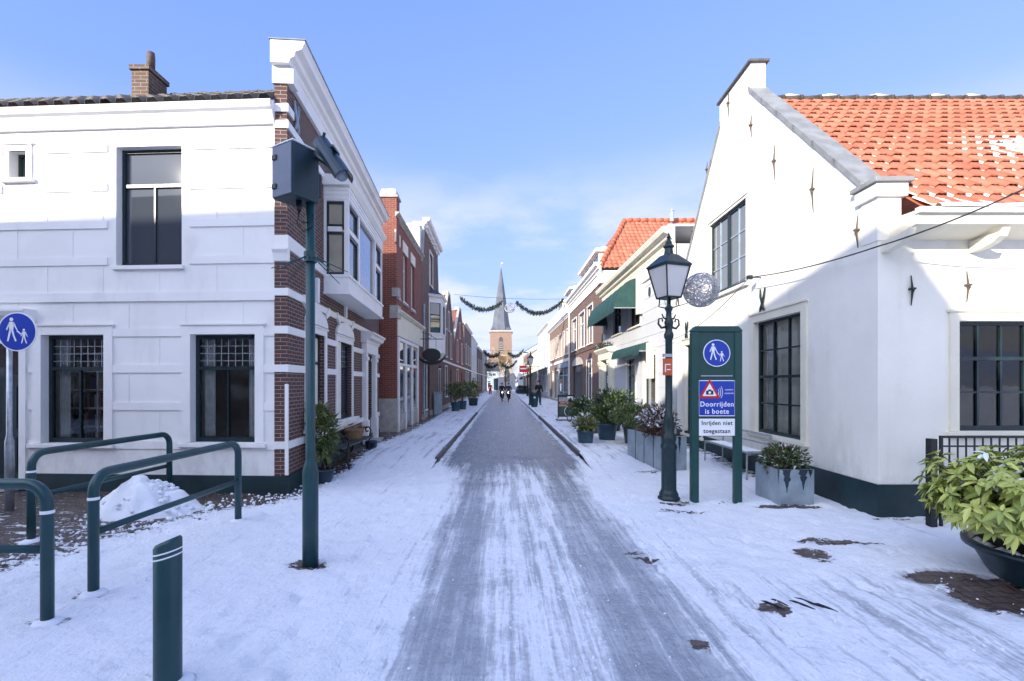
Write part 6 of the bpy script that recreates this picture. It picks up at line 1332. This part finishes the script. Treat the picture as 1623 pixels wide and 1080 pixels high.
def nave(xa,xb,ya,yb,ze,zr,m,par,rm='slate',nm='nave'):
    mb=MB(); mb.box(xa,xb,ya,yb,0,ze); xm=(xa+xb)/2; mb.add([(xa,ya+.002,ze),(xb,ya+.002,ze),(xm,ya+.002,zr)],[(0,1,2)]); o=mb.build(nm,m,par)
    for s_,x in ((0,xa),(1,xb)): roof_slab(par,[(x+(-.2 if s_==0 else .2),ya+.15,ze-.1),(xm,ya+.15,zr),(xm,yb,zr),(x+(-.2 if s_==0 else .2),yb,ze-.1)],rm,'nave_roof')
    for x0,z0,x1,z1 in ((xa-.2,ze-.2,xm,zr+.15),(xb+.2,ze-.2,xm,zr+.15)): mb=MB(); mb.hexa([(x0,ya-.12,z0),(x1,ya-.12,z1),(x1,ya+.25,z1),(x0,ya+.25,z0),(x0,ya-.12,z0+.25),(x1,ya-.12,z1+.25),(x1,ya+.25,z1+.25),(x0,ya+.25,z0+.25)]); mb.build('gable_coping','stone',par)
    return o
x0,x1=(766-U0)*122/F,(797-U0)*122/F; n1=nave(x0,x1,122,131,P(0,590,122).z,P(0,553,122).z,'brick_tan',ch)
x0,x1=(790-U0)*118/F,(817-U0)*118/F; n2=nave(x0,x1,118,131,P(0,600,118).z,P(0,570,118).z,'stone',ch)
wn1=W(((766-U0)*122/F,122),((797-U0)*122/F,122),(0,0)); arched(wn1,wn1.L/2,2.6,5.2,1.3,ch,'lancet_window')
wn2=W((x0,118),(x1,118),(0,0)); arched(wn2,wn2.L/2,2.0,4.2,1.3,ch,'lancet_window')
h,w=simple('small grey-blue house in front of the church at the end of the street',((770-U0)*110/F,110),((791-U0)*110/F,110.0),4.6,'zinc_blue',2,corn=False,dn=[(.4,1.2,.8,2.3),(1.8,2.6,.8,2.3)],wz_=(3.3,4.1),back=5,group='houses of the far right row')
roof_slab(h,[(w.pt(-.2,4.6,.2)),(w.pt(w.L+.2,4.6,.2)),(w.pt(w.L-.4,6.6,-2.5)),(w.pt(.4,6.6,-2.5))],'slate')
# ---------------------------------------------------------------- bare trees near the church
def tree(label,loc,ht,sp,m,seed,n=360):
    rr_=random.Random(seed); o=thing('bare_tree',label,'tree',loc); L=Vector(loc); mb=MB(); mb.tube([L,L+Vector((.05,0,ht*.3)),L+Vector((0,0,ht*.62)),L+Vector((.1,0,ht*.9))],[.16,.12,.08,.02],7)
    for k in range(14):
        a=rr_.uniform(0,2*PI); z=rr_.uniform(.28,.7)*ht; e=L+Vector((math.cos(a)*sp*rr_.uniform(.5,.9),math.sin(a)*sp*rr_.uniform(.5,.9),z+ht*rr_.uniform(.12,.3))); mb.tube([L+Vector((0,0,z)),(L+Vector((0,0,z))+e)/2+Vector((0,0,.15)),e],[.05,.03,.012],5)
    mb.build('trunk','bark',o); mb=MB(); f=ell(L+Vector((0,0,ht*.66)),sp,sp,ht*.38,.25)
    for k in range(n):
        p,d=f(); e=p+(d+Vector((rr_.gauss(0,.5),rr_.gauss(0,.5),.5))).normalized()*rr_.uniform(.5,1.1); s_=e-p; t=s_.cross(Vector((0,1,.01))).normalized()*.022; mb.add([p-t,p+t,e],[(0,1,2)])
        for j in range(2): q=p.lerp(e,rr_.uniform(.3,.8)); e2=q+Vector((rr_.gauss(0,.2),rr_.gauss(0,.2),rr_.gauss(.1,.2))); t2=(e2-q).cross(Vector((0,1,.01))).normalized()*.016; mb.add([q-t2,q+t2,e2],[(0,1,2)])
    mb.build('crown',m,o)
tree('bare golden-brown tree in front of the church gable',((801-U0)*100/F,100,.1),8.0,2.2,'twig_gold',3,420)
tree('bare grey-brown tree at the left of the church',((770-U0)*95/F,95,.1),7.2,1.7,'bark',4,380)
# ---------------------------------------------------------------- garlands over the street
def garland(label,y,zl,zr,xl,xr,x0,x1,z0,z1,dip,group,n=700,th=.13,k=.20,cat='garland',name='fir_garland'):
    a,b=Vector((x0,y,z0)),Vector((x1,y,z1)); mb=MB(); pts=sag(a,b,dip,24); mb.tube(pts,th*.45,6)
    def fn():
        t=random.random(); p=a.lerp(b,t)-Vector((0,0,dip*4*t*(1-t))); an=random.uniform(0,2*PI); d=Vector((math.cos(an)*.3,math.sin(an),math.cos(an))); return p+d*th*.5*random.random(),d
    leaves(mb,fn,n,k,.28,up=0); return tag(mb.build(name,'needle_green'),label,cat,group)
gy=38.0; 
def wire(label,y,xl,zl,xr,zr,s=.15):
    mb=MB(); mb.tube(sag(Vector((xl,y,zl)),Vector((xr,y,zr)),s,18),.012,4); tag(mb.build('span_wire','black_metal'),label,'wire')
def px_g(label,y,u0,v0,u1,v1,vm,**k):
    a,b=P(u0,v0,y),P(u1,v1,y); mid=P((u0+u1)/2,vm,y); dip=(a.z+b.z)/2-mid.z; return garland(label,y,0,0,0,0,a.x,b.x,a.z,b.z,dip,**k)
gg='fir garlands strung across the street'
wire('thin wire spanning the street above the nearest fir garlands',gy,-3.85,P(0,467,gy).z,5.1,P(0,474,gy).z)
px_g('nearest fir garland, left of the wire ball, swagged high across the street',gy,730,472,795,480,491,group=gg,n=900,th=.16,k=.21)
px_g('nearest fir garland, right of the wire ball, swagged high across the street',gy,818,479,893,474,497,group=gg,n=1000,th=.16,k=.21)
wire_ball('small wire light ball hanging between the two nearest fir garlands',P(808,488,gy),.42,34)
for i,(y,u0,v0,u1,v1,vm,nm) in enumerate(((72,767,557,792,560,565,'left garland of the second row, before the church tower'),(72,805,559,829,556,565,'right garland of the second row, before the church tower'),(90,768,577,789,577,582,'left garland of the third row, low before the nave'),(90,796,578,819,572,582,'right garland of the third row, low before the nave'))):
    px_g('fir garland far down the street: '+nm,y,u0,v0,u1,v1,vm,group=gg,n=420,th=.26,k=.34)
wire('thin wire carrying the second row of fir garlands',72,-3.8,P(0,555,72).z,4.6,P(0,554,72).z); wire('thin wire carrying the third row of fir garlands',90,-3.5,P(0,575,90).z,4.1,P(0,571,90).z)
# ---------------------------------------------------------------- red sign, bin
ry=62; c=P(831,585,ry); o=thing('shop_sign','red projecting shop sign with white lettering over the dark awnings','sign',(4.6,ry,c.z)); mb=MB(); mb.box(c.x-.62,c.x+.62,ry-.06,ry+.06,c.z-.42,c.z+.42); bd=mb.build('board','sign_red',o); mb=MB(); mb.tube([(c.x+.6,ry,c.z+.3),(4.75,ry,c.z+.3)],.03,6); mb.build('bracket','black_metal',o)
mb=MB(); mb.box(c.x-.5,c.x+.5,ry-.066,ry-.061,c.z-.05,c.z+.12); mb.build('lettering_strip','sign_white',bd)
bq=G(847,645.5,.1); o=thing('litter_bin','dark litter bin on the pavement in front of the man','bin',bq); mb=MB(); mb.lathe([(.19,0),(.22,.06),(.25,.85),(.26,.88)],bq,16); mb.build('body','green_metal',o,True); mb=MB(); mb.lathe([(.27,.88),(.27,.93),(.20,1.0),(.03,1.03)],bq,16); mb.build('lid','black_metal',o,True); mb=MB(); mb.obox(bq+Vector((0,-.26,.68)),.06,.012,.05); mb.build('sticker','sign_white',o)
# ---------------------------------------------------------------- people
def skin(name,verts,edges,mat,par,sub=2):
    """one continuous surface grown over a skeleton: verts = (x,y,z,rx,ry)"""
    me=bpy.data.meshes.new('sk'); me.from_pydata([v[:3] for v in verts],edges,[]); o=bpy.data.objects.new('sk',me); COL.objects.link(o)
    o.modifiers.new('s','SKIN'); u=o.modifiers.new('b','SUBSURF'); u.levels=sub
    for i,v in enumerate(verts): d=me.skin_vertices[0].data[i]; d.radius=(v[3],v[4] if len(v)>4 else v[3]); d.use_root=(i==0)
    bpy.context.view_layer.update(); m2=bpy.data.meshes.new_from_object(o.evaluated_get(bpy.context.evaluated_depsgraph_get())); bpy.data.objects.remove(o)
    m2.name=name; m2.materials.clear(); m2.materials.append(M[mat])
    for p in m2.polygons: p.use_smooth=True; p.material_index=0
    return link(bpy.data.objects.new(name,m2),par)
def person(label,loc,rz,J,coat,trousers,scale=1.0,hat=None):
    """J: joints in local space, facing -Y. pelvis, chest, neck, head, per side sh el wr hip kn an toe (side 0 = left +x)"""
    o=thing('person',label,'person',(0,0,0)); V=[];E=[]
    def v(p,r,r2=None): V.append((*p,r,r2 or r)); return len(V)-1
    pe=v(J['pelvis'],.115,.10); wa=v(Vector(J['pelvis']).lerp(Vector(J['chest']),.5),.11,.095); ch_=v(J['chest'],.135,.10); nb=v(J['neck'],.055); hd0=v(Vector(J['neck']).lerp(Vector(J['head']),.45),.062); hd=v(J['head'],.085,.095); tp=v(Vector(J['head'])+Vector((0,0.01,.09)),.06,.065)
    E+=[(pe,wa),(wa,ch_),(ch_,nb),(nb,hd0),(hd0,hd),(hd,tp)]
    for s_ in (0,1):
        a=v(J['sh'][s_],.062); b=v(J['el'][s_],.045); c=v(J['wr'][s_],.030); E+=[(ch_,a),(a,b),(b,c)]; W_=Vector(J['wr'][s_]); D_=(W_-Vector(J['el'][s_])).normalized(); sx=1 if s_==0 else -1
        pm__=v(W_+D_*.06,.032,.018); E.append((c,pm__)); xs=Vector((1,0,0))
        for f in range(4): p1=v(W_+D_*(.115-.006*abs(f-1.4))+xs*(f-1.5)*.019,.0095); p2=v(W_+D_*(.165-.010*abs(f-1.4))+xs*(f-1.5)*.019+Vector((0,-.012,-.012)),.0075); E+=[(pm__,p1),(p1,p2)]
        t1=v(W_+D_*.075+Vector((-sx*.04,-.022,0)),.011); E.append((pm__,t1))
        h_=v(J['hip'][s_],.075); k2=v(J['kn'][s_],.048); an=v(J['an'][s_],.042); to=v(J['toe'][s_],.038,.028); E+=[(pe,h_),(h_,k2),(k2,an),(an,to)]
    body=skin('body',V,E,'skin',o,1)
    V=[];E=[]
    pe=v(Vector(J['pelvis'])-Vector((0,0,.06)),.165,.145); wa=v(Vector(J['pelvis']).lerp(Vector(J['chest']),.5),.15,.13); c1=v(J['chest'],.165,.135); nk=v(Vector(J['neck'])-Vector((0,0,.02)),.085); E+=[(pe,wa),(wa,c1),(c1,nk)]
    for s_ in (0,1): a=v(J['sh'][s_],.085); b=v(J['el'][s_],.067); w_=v(Vector(J['el'][s_]).lerp(Vector(J['wr'][s_]),.95),.052); E+=[(c1,a),(a,b),(b,w_)]
    skin('coat',V,E,coat,o,2); V=[];E=[]; pe=v(Vector(J['pelvis'])+Vector((0,0,.03)),.135,.12)
    for s_ in (0,1): a=v(J['hip'][s_],.125); b=v(J['kn'][s_],.095); c=v(Vector(J['kn'][s_]).lerp(Vector(J['an'][s_]),.97),.08); E+=[(pe,a),(a,b),(b,c)]
    skin('trousers',V,E,trousers,o,2)
    for s_ in (0,1): a,b=Vector(J['an'][s_]),Vector(J['toe'][s_]); mb=MB(); mb.tube([a+Vector((0,.06,-.035)),a+Vector((0,0,-.01)),b+Vector((0,0,.0)),b+Vector((0,-.05,-.01))],[.04,.055,.045,.02],10); mb.build('shoe','rubber',o,True)
    H_=Vector(J['head']); mb=MB(); n=12
    for i in range(5):
        pass
    vs=[];fs=[]
    for i in range(6):
        th=i/5*PI*.56
        for k in range(n): a=2*PI*k/n; rr2=.108; vs.append(H_+Vector((math.sin(th)*math.cos(a)*rr2*.92,.02+math.sin(th)*math.sin(a)*rr2*1.05,.045+math.cos(th)*rr2)))
    fs=[(i*n+k,i*n+(k+1)%n,(i+1)*n+(k+1)%n,(i+1)*n+k) for i in range(5) for k in range(n)]; mb.add(vs,fs); mb.build('hat' if hat else 'hair',hat or 'hair',o,True)
    mb=MB(); mb.tube([H_+Vector((0,-.085,.035)),H_+Vector((0,-.118,-.005)),H_+Vector((0,-.09,-.012))],[.008,.016,.01],6); mb.build('nose','skin',o,True)
    for sx in (-1,1): mb=MB(); mb.lathe([(.002,-.012),(.011,0),(.002,.012)],H_+Vector((sx*.035,-.088,.03)),8); mb.build('eye','rubber',o); mb=MB(); mb.tube([H_+Vector((sx*.09,.01,-.02)),H_+Vector((sx*.105,.015,.01)),H_+Vector((sx*.095,.02,.035))],.014,6); mb.build('ear','skin',o,True)
    mb=MB(); mb.tube([H_+Vector((-.026,-.088,-.05)),H_+Vector((0,-.095,-.052)),H_+Vector((.026,-.088,-.05))],.006,5); mb.build('mouth','poster_red',o)
    o.location=loc; o.rotation_euler=(0,0,rz); o.scale=(scale,)*3; return o
V3=Vector
def stand(step=.0,arm=.1,reach=0):
    s_=step; return dict(pelvis=V3((0,0,.96)),chest=V3((0,0,1.32)),neck=V3((0,.0,1.49)),head=V3((0,-.02,1.65)),sh=[V3((.19,0,1.42)),V3((-.19,0,1.42))],el=[V3((.25,.03-arm,1.14)),V3((-.25,.03+arm*.5-reach*.1,1.14))],wr=[V3((.24,-.10-arm,.93)),V3((-.22,-.10+arm*.3-reach*.25,.93+reach*.18))],hip=[V3((.09,0,.90)),V3((-.09,0,.90))],kn=[V3((.10,-.05-s_*.5,.50)),V3((-.10,-.03+s_*.25,.50))],an=[V3((.10,-s_*.8,.09)),V3((-.10,s_*.9,.09+s_*.1))],toe=[V3((.11,-.15-s_*.8,.04)),V3((-.11,-.15+s_*.9,.04))])
def ride(): return dict(pelvis=V3((0,.22,1.0)),chest=V3((0,.06,1.34)),neck=V3((0,.0,1.50)),head=V3((0,-.04,1.66)),sh=[V3((.19,.04,1.43)),V3((-.19,.04,1.43))],el=[V3((.27,-.02,1.20)),V3((-.27,-.02,1.20))],wr=[V3((.26,-.12,1.06)),V3((-.26,-.12,1.06))],hip=[V3((.10,.18,.96)),V3((-.10,.18,.96))],kn=[V3((.12,-.16,.64)),V3((-.12,-.14,.78))],an=[V3((.12,.06,.30)),V3((-.12,.14,.44))],toe=[V3((.12,-.09,.26)),V3((-.12,-.01,.39))])
mq=G(849,642.5,.1); person('man in a long dark coat standing behind the litter bin',(mq.x+.28,mq.y+.8,.1),R(15),stand(.05,.12,1),'cloth_black','cloth_blue',1.04)
for u,yv,lab,coat,rz,bl in ((795.5,47.5,'cyclist in black riding towards the viewer, left of the pair','cloth_black',R(6),'bicycle of the left cyclist, lamp alight'),(806,46.5,'cyclist in dark blue riding towards the viewer, right of the pair','cloth_blue',R(-4),'bicycle of the right cyclist, lamp alight')):
    x=(u-U0)*yv/F; b=bicycle(bl,(x,yv,.0),rz,True); person(lab,(x,yv,.0),rz,ride(),coat,'cloth_black',1.0)
person('person in a red jacket walking far down the left side',((777-U0)*70/F,70,.0),R(10),stand(.22,.15),'cloth_red','cloth_red',1.0)
# dark hedge tubs before the far shops
for x,y,lab in ((3.1,74,'low dark clipped hedge in a trough under the far awning, nearer'),(3.0,80,'low dark clipped hedge in a trough under the far awning, farther')):
    o=thing('trough_hedge',lab,'hedge',(x,y,.1)); mb=MB(); mb.box(x-.9,x+.9,y-.3,y+.3,.05,.5); mb.build('trough','pot_dark',o); mb=MB(); leaves(mb,ell((x,y,.85),1.0,.4,.45,.5),700,.2,.5); mb.build('foliage','needle_green',o)
# far roofs and trees beyond the village end: a low wood on the horizon
mb=MB()
for k in range(1500): x=random.uniform(-260,260); y=random.uniform(230,330); z=random.uniform(.5,7)*(.6+.4*noise.noise((x*.03,y*.03,0))); s_=random.uniform(1,2.6); a=random.uniform(0,PI); e=V3((math.cos(a),math.sin(a),0))*s_; mb.add([V3((x,y,z))-e,V3((x,y,z))+e,V3((x,y,z+s_*1.3))+V3((random.gauss(0,.5),0,0))],[(0,1,2)])
tag(mb.build('far_wood','leaf_brown'),kind='stuff')
